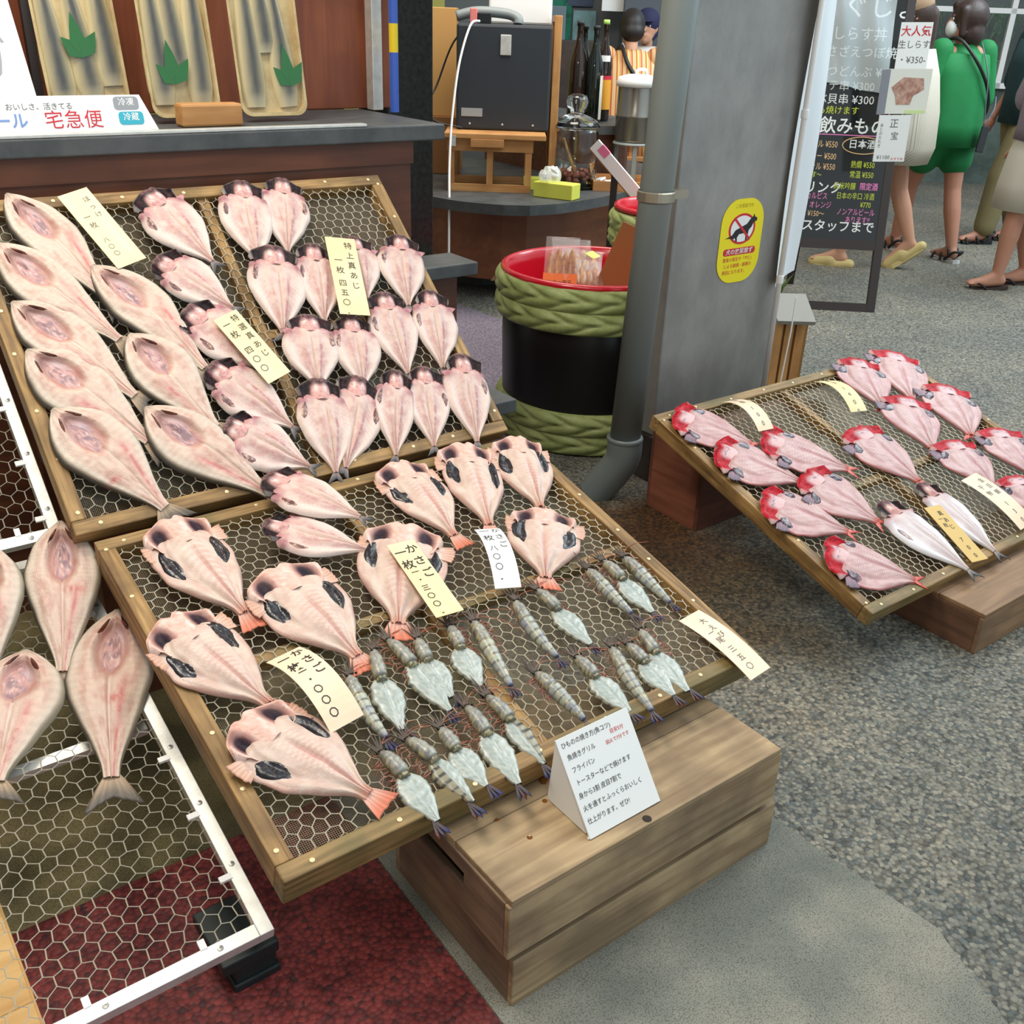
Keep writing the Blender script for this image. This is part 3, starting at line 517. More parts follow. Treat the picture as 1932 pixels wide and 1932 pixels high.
for i, q in enumerate(HOK): fish('opened_mackerel', 'hokke', 'long pale split fish, ' + HL[i], MU, q[:2], q[2:4], q[4], q[5], 20 + i, 'long split fish on the upper wooden tray', zN=.014, zT=.002, th=.017)
HOS = [(0.525, 0.064, 0.455, 0.32, 0.06, 0.06), (0.657, 0.053, 0.5635, 0.356, 0.066, 0.066), (0.692, 0.255, 0.564, 0.602, 0.073, 0.075), (0.525, 0.284, 0.411, 0.53, 0.078, 0.078)]
HSL = ['at the outer edge, mostly out of view', 'nearest the top rail of the aluminium tray', 'with a red band, overlapping the aluminium side rail', 'with amber gills, second row of the aluminium tray']
for i, q in enumerate(HOS): fish('opened_mackerel', 'hokke', 'large pale split fish ' + HSL[i], MS, q[:2], q[2:4], q[4], q[5], 41 + i, 'large split fish on the aluminium tray', zN=.092 if i < 2 else .014 + .004 * (i == 2), zT=.012 if i < 2 else .003, th=.02)
AJ = [(0.395, 0.013, 0.475, 0.213, 0.066, 0.074), (0.347, 0.201, 0.473, 0.343, 0.066, 0.056), (0.368, 0.334, 0.489, 0.507, 0.07, 0.07), (0.365, 0.483, 0.487, 0.658, 0.062, 0.066), (0.346, 0.625, 0.485, 0.758, 0.06, 0.07), (0.350, -0.016, 0.471, 0.16, 0.056, 0.066), (0.289, 0.104, 0.443, 0.235, 0.056, 0.056), (0.618, 0.009, 0.579, 0.231, 0.063, 0.066), (0.724, 0.005, 0.661, 0.21, 0.061, 0.061), (0.623, 0.202, 0.561, 0.428, 0.066, 0.07), (0.72, 0.208, 0.668, 0.416, 0.056, 0.056), (0.835, 0.196, 0.801, 0.37, 0.058, 0.058), (0.96, 0.209, 0.899, 0.405, 0.063, 0.062), (0.625, 0.399, 0.583, 0.585, 0.067, 0.067), (0.73, 0.418, 0.686, 0.602, 0.06, 0.06), (0.841, 0.368, 0.811, 0.588, 0.062, 0.062), (0.966, 0.377, 0.908, 0.589, 0.064, 0.054), (0.583, 0.565, 0.536, 0.787, 0.06, 0.066), (0.682, 0.577, 0.563, 0.781, 0.062, 0.062), (0.776, 0.581, 0.687, 0.782, 0.05, 0.05), (0.848, 0.582, 0.789, 0.781, 0.06, 0.054), (0.96, 0.57, 0.9, 0.797, 0.062, 0.061)]
AL = ['topmost of the slanting middle column', 'second from the top of the slanting middle column', 'partly under the slanting cream price card', 'fourth from the top of the slanting middle column', 'fifth from the top of the slanting middle column', 'lying across the rail between the two wooden trays', 'lowest of the middle column, on the lower tray edge',
      'outer one of the pair under the top rail', 'inner one of the pair under the top rail, half covered', 'first of the four behind the upright cream card row', 'just before the upright cream card, second row', 'half hidden behind the upright cream price card', 'at the right edge rail, second row',
      'first of four in the third row', 'second of four in the third row, below the upright card', 'third of four in the third row', 'fourth of four in the third row, by the side rail', 'first of the five in the lowest row', 'second of the five in the lowest row', 'narrow one in the middle of the lowest row of five', 'fourth of the five in the lowest row', 'fifth of the lowest row, in the tray corner by the barrel']
for i, q in enumerate(AJ):
    alt = .005 * (i in (8, 11, 14, 16, 18, 20)) ; lo = i in (5, 6)
    fish('opened_horse_mackerel', 'aji', 'dark-headed butterflied fish, ' + AL[i], ML if lo else MU, q[:2], q[2:4], q[4], q[5], 60 + i, 'dark-headed butterflied fish on the upper wooden tray', zN=.045 if i == 5 else .028 if i == 6 else (.017 if i > 6 else .013) - alt, zT=.03 if i == 5 else .012 if i == 6 else .004 - alt * .5 if i > 6 else .002, th=.0125)
RK = [(0.139, 0.007, 0.169, 0.293, 0.062, 0.072), (0.258, 0.216, 0.297, 0.473, 0.072, 0.08), (0.041, 0.259, 0.117, 0.503, 0.066, 0.068), (0.055, 0.521, 0.174, 0.734, 0.066, 0.072), (0.648, 0.007, 0.637, 0.262, 0.056, 0.07), (0.829, 0.0, 0.726, 0.263, 0.056, 0.068), (0.964, 0.024, 0.867, 0.257, 0.056, 0.07), (0.856, 0.277, 0.735, 0.449, 0.076, 0.07), (0.552, 0.201, 0.402, 0.434, 0.088, 0.076)]
RL = ['below the rail at the tray left corner', 'between the thousand-yen card and the tray divider', 'against the left side board', 'largest and nearest, tail pointing at the front prawns', 'first of three under the top rail', 'second of three under the top rail', 'third of three under the top rail, near the pipe', 'nearest the right side board above the prawns', 'partly covered by the slanting black-lettered card']
for i, q in enumerate(RK): fish('opened_rockfish', 'rockfish', 'pink fish with black belly patches, ' + RL[i], ML, q[:2], q[2:4], q[4] * 1.08, q[5] * 1.08, 100 + i, 'black-bellied butterflied fish on the lower wooden tray', zN=.014, zT=.003, th=.016)
RD = [(0.048, 0.029, 0.196, 0.209, 0.078, 0.085), (0.057, 0.193, 0.21, 0.384, 0.082, 0.09), (0.234, 0.204, 0.404, 0.399, 0.077, 0.088), (0.234, 0.371, 0.301, 0.591, 0.084, 0.09), (0.031, 0.399, 0.18, 0.585, 0.068, 0.086), (0.042, 0.613, 0.21, 0.785, 0.066, 0.09), (0.579, 0.274, 0.584, 0.521, 0.082, 0.1), (0.917, 0.0, 0.795, 0.219, 0.084, 0.088), (1.11, 0.015, 0.944, 0.223, 0.095, 0.095), (0.906, 0.217, 0.776, 0.433, 0.08, 0.1), (1.12, 0.215, 0.98, 0.435, 0.085, 0.1), (0.858, 0.435, 0.809, 0.633, 0.077, 0.1), (1.08, 0.448, 1.01, 0.649, 0.09, 0.09), (0.898, 0.628, 0.859, 0.805, 0.09, 0.085)]
DL = ['in the upper left corner beside the pillar', 'second down the left side board', 'beside the tip of the curved thousand-yen card', 'touching the head of the silver fish', 'third down the left side board', 'alone in the near corner of the tray', 'in the middle beside the bare divider', 'first of the pair at the far edge', 'second of the pair at the far edge, overhanging the rail', 'in front of the far pair', 'hanging over the right side rail', 'half covered by the large pale price card', 'second from the right edge, behind the pale card', 'at the right edge of the photo below the pale card']
for i, q in enumerate(RD): fish('opened_red_fish', 'redfish', 'red-headed butterflied fish ' + DL[i], MR, q[:2], q[2:4], q[4] * 1.1, q[5] * 1.1, 130 + i, 'red-headed butterflied fish on the separate tray', zN=.014, zT=.003, th=.013)
for i, q in enumerate([(0.37, 0.543, 0.394, 0.823, 0.064, 0.08), (0.564, 0.535, 0.541, 0.811, 0.062, 0.062)]): fish('opened_horse_mackerel', 'silveraji', ['silver butterflied fish with forked tail over the front rail, nearer the corner', 'silver butterflied fish behind the yellow price card'][i], MR, q[:2], q[2:4], q[4], q[5], 160 + i, 'silver butterflied fish', zN=.012, zT=.004, th=.013)
# ------------------------------------------------------------------ prawns
M_prawn = vcmat('prawn_shell', .3, .15, 300, .6, .1)
def vtube(name, pts, ry, rz, colf, parent, n=14):
    pts = np.array(pts); k = len(pts); A = np.linspace(0, 2 * np.pi, n, endpoint=False); V = []; 
    for i in range(k):
        for a in A: V.append((pts[i][0], pts[i][1] + ry[i] * math.cos(a), max(pts[i][2] + rz[i] * math.sin(a), .0002)))
    F = [(i * n + j, i * n + (j + 1) % n, (i + 1) * n + (j + 1) % n, (i + 1) * n + j) for i in range(k - 1) for j in range(n)] + [tuple(range(n - 1, -1, -1)), tuple((k - 1) * n + j for j in range(n))]
    u = np.repeat(np.linspace(0, 1, k), n); a = np.tile(A, k); return mesh_obj(name, V, F, M_prawn, parent, True, colf(u, a))
def prawn(kind, M, label, seed, L):
    rn = random.Random(seed); t = thing('tiger_prawn', label, 'prawn', M=M, group='raw prawns on the lower wooden tray'); bd = rn.uniform(-.012, .012); cy = lambda u: bd * math.sin(math.pi * u); dn = lambda u: math.asin(0)
    us = np.linspace(.09, .40, 18); s = (us - .09) / .31; r = .0125 * np.sqrt(np.clip(1 - (1 - np.clip(s * 1.15, 0, 1)) ** 2.2, .02, 1)) * (1 - .12 * ss(.8, 1, s)) * 1.16 * (1 + .05 * np.sin(s * 21 + seed))
    def cc(u, a):
        N = fbm(u * 9, a * 2, seed); c = Col(u.shape, (164, 158, 132)).mix((96, 90, 78), ss(.42, .6, fbm(u * 14, a * 3.2, seed))).mix((188, 172, 112), ss(.62, .72, fbm(u * 22, a * 3, seed + 3)) * .8).mix((150, 156, 160), g(np.sin(a) - .9, .35) * .5).mix((92, 70, 58), ss(.25, 0, u)); return c.c
    vtube('carapace', [(u * L, cy(u), .0105 * min(1, .5 + 1.2 * q)) for u, q in zip(us, s)], r * .95, r * .85, cc, t)
    sp = MB()
    for k in range(5):
        a = (k - 2) * .22 + rn.uniform(-.08, .08); l = .026 + .014 * (k == 2) + rn.uniform(0, .012); sp.tube([(.11 * L, (k - 2) * .002, .010), (.11 * L - l * math.cos(a), math.sin(a) * l + (k - 2) * .002, .012 + rn.uniform(-.004, .006))], [.0030, .0004], 5)
    sp.build('rostrum', mat('prawn_spikes', (78, 66, 58), .5), t)
    lg = MB(); sg = rn.choice((1, -1, -1))
    for k in range(11):
        u = .14 + .035 * k; x = u * L; y0 = sg * .008; q = rn.uniform(.012, .024); lg.tube([(x, y0, .006), (x + rn.uniform(-.006, .006), y0 + sg * q * .6, .007), (x + rn.uniform(-.004, .016), y0 + sg * q, .002)], [.0014, .0011, .0005], 4)
    lg.build('legs', mat('prawn_legs', (146, 84, 66), .4), t)
    an = MB()
    for k in (1, -1):
        p = [(.10 * L, k * .004, .012)]; a = math.pi - k * rn.uniform(.3, 1.3)
        for j in range(7): a += -k * rn.uniform(.1, .34); p.append((p[-1][0] + .014 * math.cos(a), p[-1][1] + .014 * math.sin(a) * k, max(.003, p[-1][2] - .0015)))
        an.tube(p, [.0006] * 7 + [.0002], 4)
    an.build('antennae', mat('prawn_antennae', (168, 92, 66), .4), t)
    ey = MB()
    for k in (1, -1): ey.ell((.135 * L, k * .0085, .0145), (.0026, .0026, .0026), 8, 6)
    ey.build('eyes', mat('prawn_eye', (14, 12, 12), .15), t, True)
    def band(u, a, seed=seed):
        st_ = np.sin(u * 6.2 * 2 * np.pi); c = Col(u.shape, (170, 172, 156)).mix((80, 78, 72), ss(.35, .8, st_) * .85).mix((206, 196, 150), ss(.6, .72, fbm(u * 26, a * 3, seed + 3)) * .7).mix((128, 136, 156), ss(.5, .7, fbm(u * 7, a * 2, seed + 8)) * .6).mix((92, 100, 138), ss(.86, 1, u) * .7); return c.c
    ua = np.linspace(.38, .9, 40); q = (ua - .38) / .52
    if kind == 'w':
        rr = .0142 * (1 - .62 * q ** 1.7) * (1 + .07 * np.abs(np.sin(q * 6.2 * np.pi))); vtube('abdomen', [(u * L, cy(u), .0098 * (1 - .45 * k)) for u, k in zip(ua, q)], rr, rr * .9, band, t)
    else:
        wd = .0295 if kind == 'o' else .023; nu, mv = 34, 23; U, V = np.meshgrid(np.linspace(0, 1, nu), np.linspace(-1, 1, mv), indexing='ij'); pf = np.interp(U, [0, .08, .2, .38, .6, .82, 1], [.36, .62, .9, 1, .82, .45, .2])
        wob = 1 + .1 * (vn(U * 14, np.sign(V) * 2 + 4, seed) - .5) * 2; y = V * wd * pf * wob + cy(.5); x = (.39 + .51 * U) * L; av = np.abs(V); z = .002 + .0085 * np.maximum(1 - av ** 3, 0) ** .6 * (.5 + .5 * pf) - .0032 * g(V, .07) - .0014 * np.abs(np.sin(U * 20 + av * 3)) * g(av - .4, .3)
        def fc(u, v):
            a_ = np.abs(v); c = Col(u.shape, (158, 166, 158)).mix((188, 192, 184), ss(.4, .7, fbm(u * 9, v * 5, seed))).mix((176, 192, 196), g(v, .06) * .8).mix((182, 196, 190), ss(.3, .9, np.sin(u * 62 + a_ * 9)) * .35); e = ss(.84, .95, a_) if kind == 'o' else np.maximum(ss(.88, .96, a_), ss(.12, .0, v * (1 if seed % 2 else -1) + .12))
            sh = lin((150, 144, 120)) * (1 - ss(.2, .7, np.sin(u * 40))[..., None]) + lin((66, 64, 60)) * ss(.2, .7, np.sin(u * 40))[..., None]; c.c = c.c * (1 - e[..., None]) + sh * e[..., None]; c.mix((206, 200, 172), ss(.1, 0, u)); return c.c
        P = np.stack([x, y, z], -1).reshape(-1, 3); F = [(i * mv + j, (i + 1) * mv + j, (i + 1) * mv + j + 1, i * mv + j + 1) for i in range(nu - 1) for j in range(mv - 1)]; c = fc(U, V).reshape(-1, 3); o = len(P); Q = P.copy(); Q[:, 2] = 0
        F2 = [tuple(o + k for k in f[::-1]) for f in F]; E_ = [(i * mv, o + i * mv, o + (i + 1) * mv, (i + 1) * mv) for i in range(nu - 1)] + [((i + 1) * mv + mv - 1, o + (i + 1) * mv + mv - 1, o + i * mv + mv - 1, i * mv + mv - 1) for i in range(nu - 1)]
        mesh_obj('opened_flesh', np.vstack([P, Q]), F + F2 + E_, M_prawn, t, True, np.vstack([c, c * .4]))
        rr = .0098 * (1 - .1 * np.linspace(0, 1, 6)); vtube('collar', [(u * L, cy(u), .0088) for u in np.linspace(.36, .44, 6)], rr * 1.08, rr * .95, lambda u, a: Col(u.shape, (96, 92, 76)).mix((176, 166, 120), ss(.5, .7, fbm(u * 8, a * 3, seed))).c, t)
    for a in (-.32, 0, .32): fan('tail_fan', (.885 * L, cy(.89), .0045), (math.cos(a), math.sin(a)), .027, .0025, .0042, -.25, lambda S, T: Col(S.shape, (72, 60, 62)).mix(rn.choice(((50, 54, 96), (62, 58, 76), (92, 50, 44))), ss(.45, .9, S)).c, t, n=5, m=7, seed=seed)
    return t
PR = [('o', 0.338, 0.446, 0.294, 0.658), ('w', 0.266, 0.485, 0.257, 0.656), ('o', 0.363, 0.433, 0.373, 0.658), ('o', 0.417, 0.459, 0.408, 0.632), ('o', 0.49, 0.458, 0.458, 0.634), ('w', 0.537, 0.464, 0.505, 0.658), ('w', 0.644, 0.454, 0.628, 0.639), ('o', 0.698, 0.445, 0.706, 0.642), ('w', 0.835, 0.443, 0.837, 0.61), ('o', 0.883, 0.433, 0.878, 0.628), ('w', 0.933, 0.444, 0.933, 0.621), ('w', 0.559, 0.628, 0.577, 0.778), ('o', 0.654, 0.626, 0.667, 0.803), ('w', 0.74, 0.637, 0.702, 0.821), ('o', 0.768, 0.646, 0.764, 0.811), ('o', 0.82, 0.623, 0.807, 0.818), ('o', 0.228, 0.649, 0.236, 0.83), ('s', 0.275, 0.646, 0.302, 0.829), ('o', 0.341, 0.655, 0.352, 0.811), ('o', 0.408, 0.63, 0.39, 0.835), ('s', 0.451, 0.628, 0.452, 0.823)]
rows = [sorted([i for i, q in enumerate(PR) if (q[2] < .56) == (k == 0)], key=lambda i: PR[i][1]) for k in (0, 1)]
for k, row in enumerate(rows):
    for j, i in enumerate(row):
        q = PR[i]; a = Vector((q[1], -q[2], -.005)); b_ = Vector((q[3], -q[4], -.005)); L = (b_ - a).length * 1.06; X = (b_ - a).normalized(); Yv = Vector((0, 0, 1)).cross(X).normalized()
        wd_ = {'w': 'unpeeled striped prawn', 'o': 'prawn slit open to white flesh', 's': 'striped prawn slit along one side'}[q[0]]
        prawn(q[0], ML @ Mx(a, X, Yv, X.cross(Yv)), '%s, %s from the left in the %s row' % (wd_, ORD[j], ('far', 'near')[k]), 200 + i, L)
# ------------------------------------------------------------------ price cards
def card(label, M, A, B, wd, cols, h=(.02, .02), bow=0, m=None, ink=None, back=0, th=.0012, group='wooden price cards'):
    """A, B: middle of the top and bottom edge in the tray frame; cols: (text, across 0..1, along 0..1, size, options)"""
    m = m or M_card; a = Vector((A[0], -A[1], h[0])); b_ = Vector((B[0], -B[1], h[1])); L = (b_ - a).length; Y = (b_ - a).normalized(); X = Y.cross(Vector((0, 0, 1))).normalized() * -1
    X = Vector((0, 0, 1)).cross(Y).normalized() * 1.0; X = -Y.cross(Vector((0, 0, 1))).normalized() if False else X
    if X.x < 0: X = -X
    Z = X.cross(-Y); t = thing('price_card', label, 'price card', M=M @ Mx(a, X, -Y, Z), group=group)
    zz = lambda d: bow * 4 * (-d / L) * (1 + d / L)
    n = 14; V = []; F = []
    for i in range(n + 1):
        d = -L * i / n
        for x in (-wd / 2, wd / 2):
            for q in (0, th): V.append((x, d, zz(d) + q))
    for i in range(n):
        o = i * 4; F += [(o + 1, o + 3, o + 7, o + 5)[::-1], (o, o + 2, o + 6, o + 4), (o, o + 4, o + 5, o + 1), (o + 2, o + 3, o + 7, o + 6)]
    F += [(0, 1, 3, 2), (n * 4, n * 4 + 2, n * 4 + 3, n * 4 + 1)]
    mesh_obj('wooden_slip', V, F, m, t)
    fn = lambda x, y, l: (x, y, zz(y) + th + l)
    letter(t, ink or M_ink, [(s, (x - .5) * wd, -y * L, sz, {**dict(v=1, lh=1.36), **(o_[0] if o_ else {})}) for s, x, y, sz, *o_ in cols], fn)
    return t
card('cream price card behind the long pale fish at the top of the upper tray', MU, (.232, .012), (.294, .212), .07, [('ほっけ', .72, .10, .016), ('一枚', .33, .30, .017), ('八〇〇', .33, .62, .014)], (.022, .022), ink=M_inkg)
card('upright cream price card with black writing among the dark-headed fish', MU, (.785, .212), (.735, .425), .074, [('特上真あじ', .72, .06, .021), ('一枚', .3, .26, .021), ('四五〇-', .3, .56, .020)], (.036, .03), ink=M_ink)
card('slanting cream price card lying over a dark-headed fish in the middle column', MU, (.435, .379), (.494, .552), .062, [('特選真あじ', .72, .05, .0185), ('一枚', .28, .08, .020), ('四〇〇', .3, .48, .019)], (.034, .03), ink=M_ink)
card('cream price card with bold black writing over the rockfish and prawn heads', ML, (.50, .268), (.485, .475), .058, [('かさご', .72, .06, .026, {'off': .012}), ('一枚', .28, .08, .026, {'off': .012}), ('一・三〇〇-', .32, .38, .0165, {'off': .012})], (.036, .03))
card('bent white price card in the middle of the lower tray', ML, (.690, .297), (.636, .453), .054, [('かさご', .74, .02, .020), ('一枚', .3, .02, .022), ('八〇〇-', .32, .42, .017)], (.03, .018), .022, m=M_paper)
card('curved cream price card with bold zeros near the largest rockfish', ML, (.18, .421), (.206, .604), .066, [('かさご', .74, .04, .023, {'off': .012}), ('一枚', .3, .06, .024, {'off': .016}), ('一・〇〇〇-', .34, .35, .0165, {'off': .016})], (.012, .012), .03, m=M_cardp)
card('pale price card lying across the right side board of the lower tray', ML, (.935, .664), (.952, .846), .062, [('大えび', .6, .12, .017), ('一尾', .36, .3, .017), ('三五〇-', .4, .58, .017)], (.006, .006), .01, m=M_cardp, ink=M_inkg)
card('bowed pale price card reading one thousand on the red-headed fish tray', MR, (.28, .028), (.268, .19), .06, [('金目', .5, .08, .02), ('1000', .5, .5, .02)], (.004, .02), .03, m=M_cardp, ink=M_inkg)
card('bowed cream price card near the far rail of the red-headed fish tray', MR, (.69, .048), (.656, .225), .066, [('連子', .5, .08, .02), ('1400', .5, .45, .022)], (.004, .02), .028, m=M_card, ink=M_inkg)
card('large pale price card half out of view at the right of the red-headed fish tray', MR, (.72, .585), (.735, .79), .085, [('金目鯛', .7, .1, .02), ('干物', .3, .2, .02), ('1300-', .5, .56, .022)], (.03, .012), .012, m=M_cardp, ink=M_inkg)
card('yellow price card lying between the two silver fish', MR, (.478, .628), (.448, .82), .062, [('真あじ', .6, .1, .018), ('一枚', .34, .2, .016), ('700-', .5, .58, .02)], (.03, .012), 0, m=mat('yellow_card', (220, 184, 108), .6), ink=M_ink)
# folded notice on the crate
t = thing('notice_stand', 'white folded notice with handwritten lines standing on the wooden crate', 'sign', (.832, .846, .2345), rz=0)
lw, hh, dp = .152, .128, .098; fb = MB(); fb.box(-.002, lw, 0, .003, 0, .003); k = Matrix.Rotation(math.atan2(hh, dp), 4, 'X'); fb.box(0, lw, 0, math.hypot(hh, dp), 0, .003, k); fb.build('front_board', M_paper, t)
MB().prism([(.012, .002), (dp + .01, .002), (dp, hh - .006)], .002, .006, Mx((0, 0, 0), (0, 1, 0), (0, 0, 1), (1, 0, 0))).build('side_prop', M_paper, t)
sl = math.hypot(hh, dp); fn = lambda x, y, l: tuple(k @ Vector((x, y, .003 + l)))
letter(t, M_ink, [(s, .006 + dx, sl - .008 - i * .0205, .0105, dict(a='LEFT', sx=.92)) for i, (s, dx) in enumerate((('ひものの焼き方(魚コツ)', 0), ('魚焼きグリル', .004), ('フライパン', .004), ('トースターなどで焼けます', .004), ('身から3割 皮目7割で', 0), ('火を通すとふっくらおいしく', 0), ('仕上がります。ぜひ!', 0)))], fn)
letter(t, M_inkr, [('目安5分', .118, sl - .020, .0085), ('弱火で7分です', .114, sl - .034, .0078)], fn, 'red_lettering')
# ------------------------------------------------------------------ brown counter behind the trays
t = thing('shop_counter', 'brown wooden counter front panel standing behind the drying trays', 'counter', (.4, 2.42, 0))
MB().box(-1.6, 1.085, 0, .5, 0, 1.076, b=.003).build('front_panel', M_panel, t); MB().box(-1.6, 1.09, -.006, .0, 1.02, 1.076).build('batten', M_panel, t)
tag(MB().box(-1.2, 1.582, 2.40, 2.86, 1.077, 1.117, b=.004).build('stone_worktop', M_slab), 'dark grey stone worktop carrying the wrapped fish packs', 'counter top')
tag(MB().box(-1.0, 1.345, 2.402, 2.43, 1.1175, 1.124, b=.001).build('metal_strip', M_alu), 'thin metal strip along the front edge of the dark counter top', 'strip')
struct(MB().box(-1.2, 1.70, 2.865, 2.90, 1.1175, 2.4, b=.003).build('wall_counter_panel', M_panelz))
# wrapped fish packs
M_skinv = vcmat('silver_fish_skin', .25, .1, 300, .7); M_tray_p = mat('cream_foam_pack', (206, 184, 136), .5, c2=(176, 148, 96), nscale=18)
M_leaf = mat('green_plastic_leaf', (4, 96, 30), .35)
def sardine(name, L, wd, seed, parent, x, y0, rz, z):
    def pos(u, v): w_ = wd * np.interp(u, [0, .1, .3, .6, .85, 1], [.75, 1, 1, .7, .4, .42]); xx = v * w_; yy = u * L; zz = z + .016 * np.maximum(1 - v ** 2, 0) ** .6 * np.interp(u, [0, .1, .5, 1], [.6, 1, 1, .5]); c, s = math.cos(rz), math.sin(rz); return x + xx * c - yy * s, y0 + xx * s + yy * c, zz
    def col(u, v): return Col(u.shape, (188, 172, 130)).mix((16, 24, 32), g(v - .05, .55) * (.85 + .15 * fbm(u * 8, v * 4, seed))).mix((206, 190, 146), ss(.6, .9, np.abs(v))).mix((44, 56, 70), ss(.5, .7, fbm(u * 22, v * 5, seed)) * g(v, .4) * .5).mix((212, 196, 158), ss(.12, 0, u) * .7).c
    o = shell(name, pos, 22, 13, col, parent, 0, 1, (200, 190, 160)); o.data.materials[0] = M_skinv
def pack(label, x, y, wd, h, lean, rz, fishes, leaf, seed):
    M = Matrix.Translation((x, y, 1.128)) @ Matrix.Rotation(rz, 4, 'Z') @ Matrix.Rotation(math.pi / 2 - lean, 4, 'X') @ Matrix.Rotation(0, 4, 'Z')
    t = thing('fish_pack', label, 'food pack', M=M, group='wrapped fish packs leaning on the brown panel'); r = .03; P = []
    for cx_, cy_, a0 in ((wd / 2 - r, r, -90), (wd / 2 - r, h - r, 0), (-wd / 2 + r, h - r, 90), (-wd / 2 + r, r, 180)):
        for k in range(6): a = math.radians(a0 + k * 18); P.append((cx_ + r * math.cos(a), cy_ + r * math.sin(a)))
    b = MB(); n = len(P); inn = [(p[0] * .93, r * .3 + (p[1] - h / 2) * .96 + h / 2 - r * .3) for p in P]; V = [(p[0] * .9, p[1], 0) for p in P] + [(p[0], p[1], .022) for p in P] + [(p[0], p[1], .022) for p in inn] + [(p[0] * .97, p[1], .006) for p in inn]; F = [tuple(range(n - 1, -1, -1)), tuple(3 * n + k for k in range(n))]
    for q in range(3): F += [(q * n + k, q * n + (k + 1) % n, (q + 1) * n + (k + 1) % n, (q + 1) * n + k) for k in range(n)]
    b.add(V, F).build('foam_pack', M_tray_p, t)
    for k, (fx, fr, fl, fy) in enumerate(fishes): sardine('packed_fish', fl, .034, seed + k, t, fx, fy, fr, .007)
    for k, a in enumerate((-.75, -.1, .6)) if leaf else ():
        l = (.062, .10, .07)[k]; w_ = .019; q = MB(); lx, ly = leaf; c, s = math.cos(a), math.sin(a); pl = [(0, 0), (w_, l * .35), (w_ * .55, l * .7), (0, l), (-w_ * .55, l * .7), (-w_, l * .35)]
        q.prism([(lx - px * c - py * s, ly - px * s + py * c) if False else (lx + px * c + py * s, ly - px * s + py * c) for px, py in pl], .0245 + k * .0004, .0252 + k * .0004).build('leaf_garnish', M_leaf, t)
    # clear wrap, slightly crumpled
    U, V_ = np.meshgrid(np.linspace(-1, 1, 26), np.linspace(0, 1, 40), indexing='ij'); X = U * (wd / 2 - .004); Y = .006 + V_ * (h - .01); Z = .0262 + .005 * (fbm(U * 3 + 4, V_ * 7, seed) - .4) + .003 * np.abs(np.sin(U * 9 + V_ * 13 + seed)) * fbm(U * 2, V_ * 2, seed + 4); Z = np.maximum(Z, .0258)
    Pn = np.stack([X, Y, Z], -1).reshape(-1, 3); m = 40; mesh_obj('clear_wrap', Pn, [(i * m + j, (i + 1) * m + j, (i + 1) * m + j + 1, i * m + j + 1) for i in range(25) for j in range(m - 1)], M_cling, t, True)
pack('wrapped pack of silver fish half hidden behind the white delivery sign', .745, 2.68, .19, .42, .2, .02, [(-.055, .03, .35, .03), (.012, .06, .34, .04), (.066, .03, .33, .07)], (.0, .13), 300)
pack('wrapped pack of blue-backed fish behind the small wood block', .955, 2.62, .175, .44, .16, .03, [(-.05, .0, .36, .03), (.0, .05, .30, .10), (.046, -.03, .36, .03)], (-.02, .075), 310)
pack('wrapped pack of two blue-backed fish at the end of the row, leaf at its foot', 1.178, 2.60, .185, .44, .16, .02, [(-.045, .0, .38, .022), (.047, .06, .36, .022), (.0, .03, .26, .15)], (.05, .07), 320)
t = MB().box(-.077, .077, -.025, .025, 0, .052, b=.006).build('wood_block', M_pine); t.location = (.983, 2.535, 1.1172); tag(t, 'small varnished wood block propping the wrapped packs on the counter', 'block')
# white delivery sign with printed lettering
a = math.radians(14); M = Matrix.Translation((.30, 2.475, 1.1175)) @ Matrix.Rotation(math.pi / 2 - a, 4, 'X')
t = thing('delivery_sign', 'white delivery service sign with blue and red lettering on the counter edge', 'sign', M=M)
MB().prism([(-.5, 0), (.537, 0), (.505, .078), (-.5, .078)], -.004, 0).build('panel', M_white, t)
fn = lambda x, y, l: (x, y, l); mb_, mg_, mt_ = mat('sign_blue', (120, 150, 206), .5), mat('badge_grey', (150, 152, 156), .5), mat('badge_teal', (58, 170, 190), .5)
letter(t, M_inkg, [('おいしさ、活きてる', .285, .063, .0155)], fn); letter(t, mb_, [('クール', .205, .043, .034, {'off': .02})], fn, 'blue_lettering'); letter(t, M_inkr, [('宅', .310, .046, .041), ('急', .352, .046, .041), ('便', .394, .046, .041)], fn, 'red_lettering')
def rr(cx_, cy_, w_, h_, r, n=5): return [(cx_ + sx_ * (w_ / 2 - r) + r * math.cos(math.radians(a0 + k * 90 / n)), cy_ + sy_ * (h_ / 2 - r) + r * math.sin(math.radians(a0 + k * 90 / n))) for sx_, sy_, a0 in ((1, -1, -90), (1, 1, 0), (-1, 1, 90), (-1, -1, 180)) for k in range(n + 1)]
for k, (m_, s, y) in enumerate(((mg_, '冷凍', .060), (mt_, '冷蔵', .028))):
    o = MB().prism(rr(.472 + (.0 if k == 0 else .006), y, .056, .028, .008), 0, .0006).build('badge', m_, t); letter(o, M_white, [(s, .472 + k * .006, y + .011, .018, {'off': .01})], fn, 'badge_lettering', .0009)
M = Matrix.Translation((.43, 2.63, 1.118)) @ Matrix.Rotation(math.radians(78), 4, 'X'); t = thing('outline_sign', 'tall white board with outlined characters behind the delivery sign', 'sign', M=M)
MB().prism([(-.3, 0), (.195, 0), (.165, .34), (-.3, .34)], -.004, 0).build('panel', M_white, t); letter(t, mat('outline_grey', (168, 168, 170), .6), [('せ', .09, .32, .09, {}), ('ガ', .1, .19, .1, {}), ('か', .0, .3, .09, {})], fn)
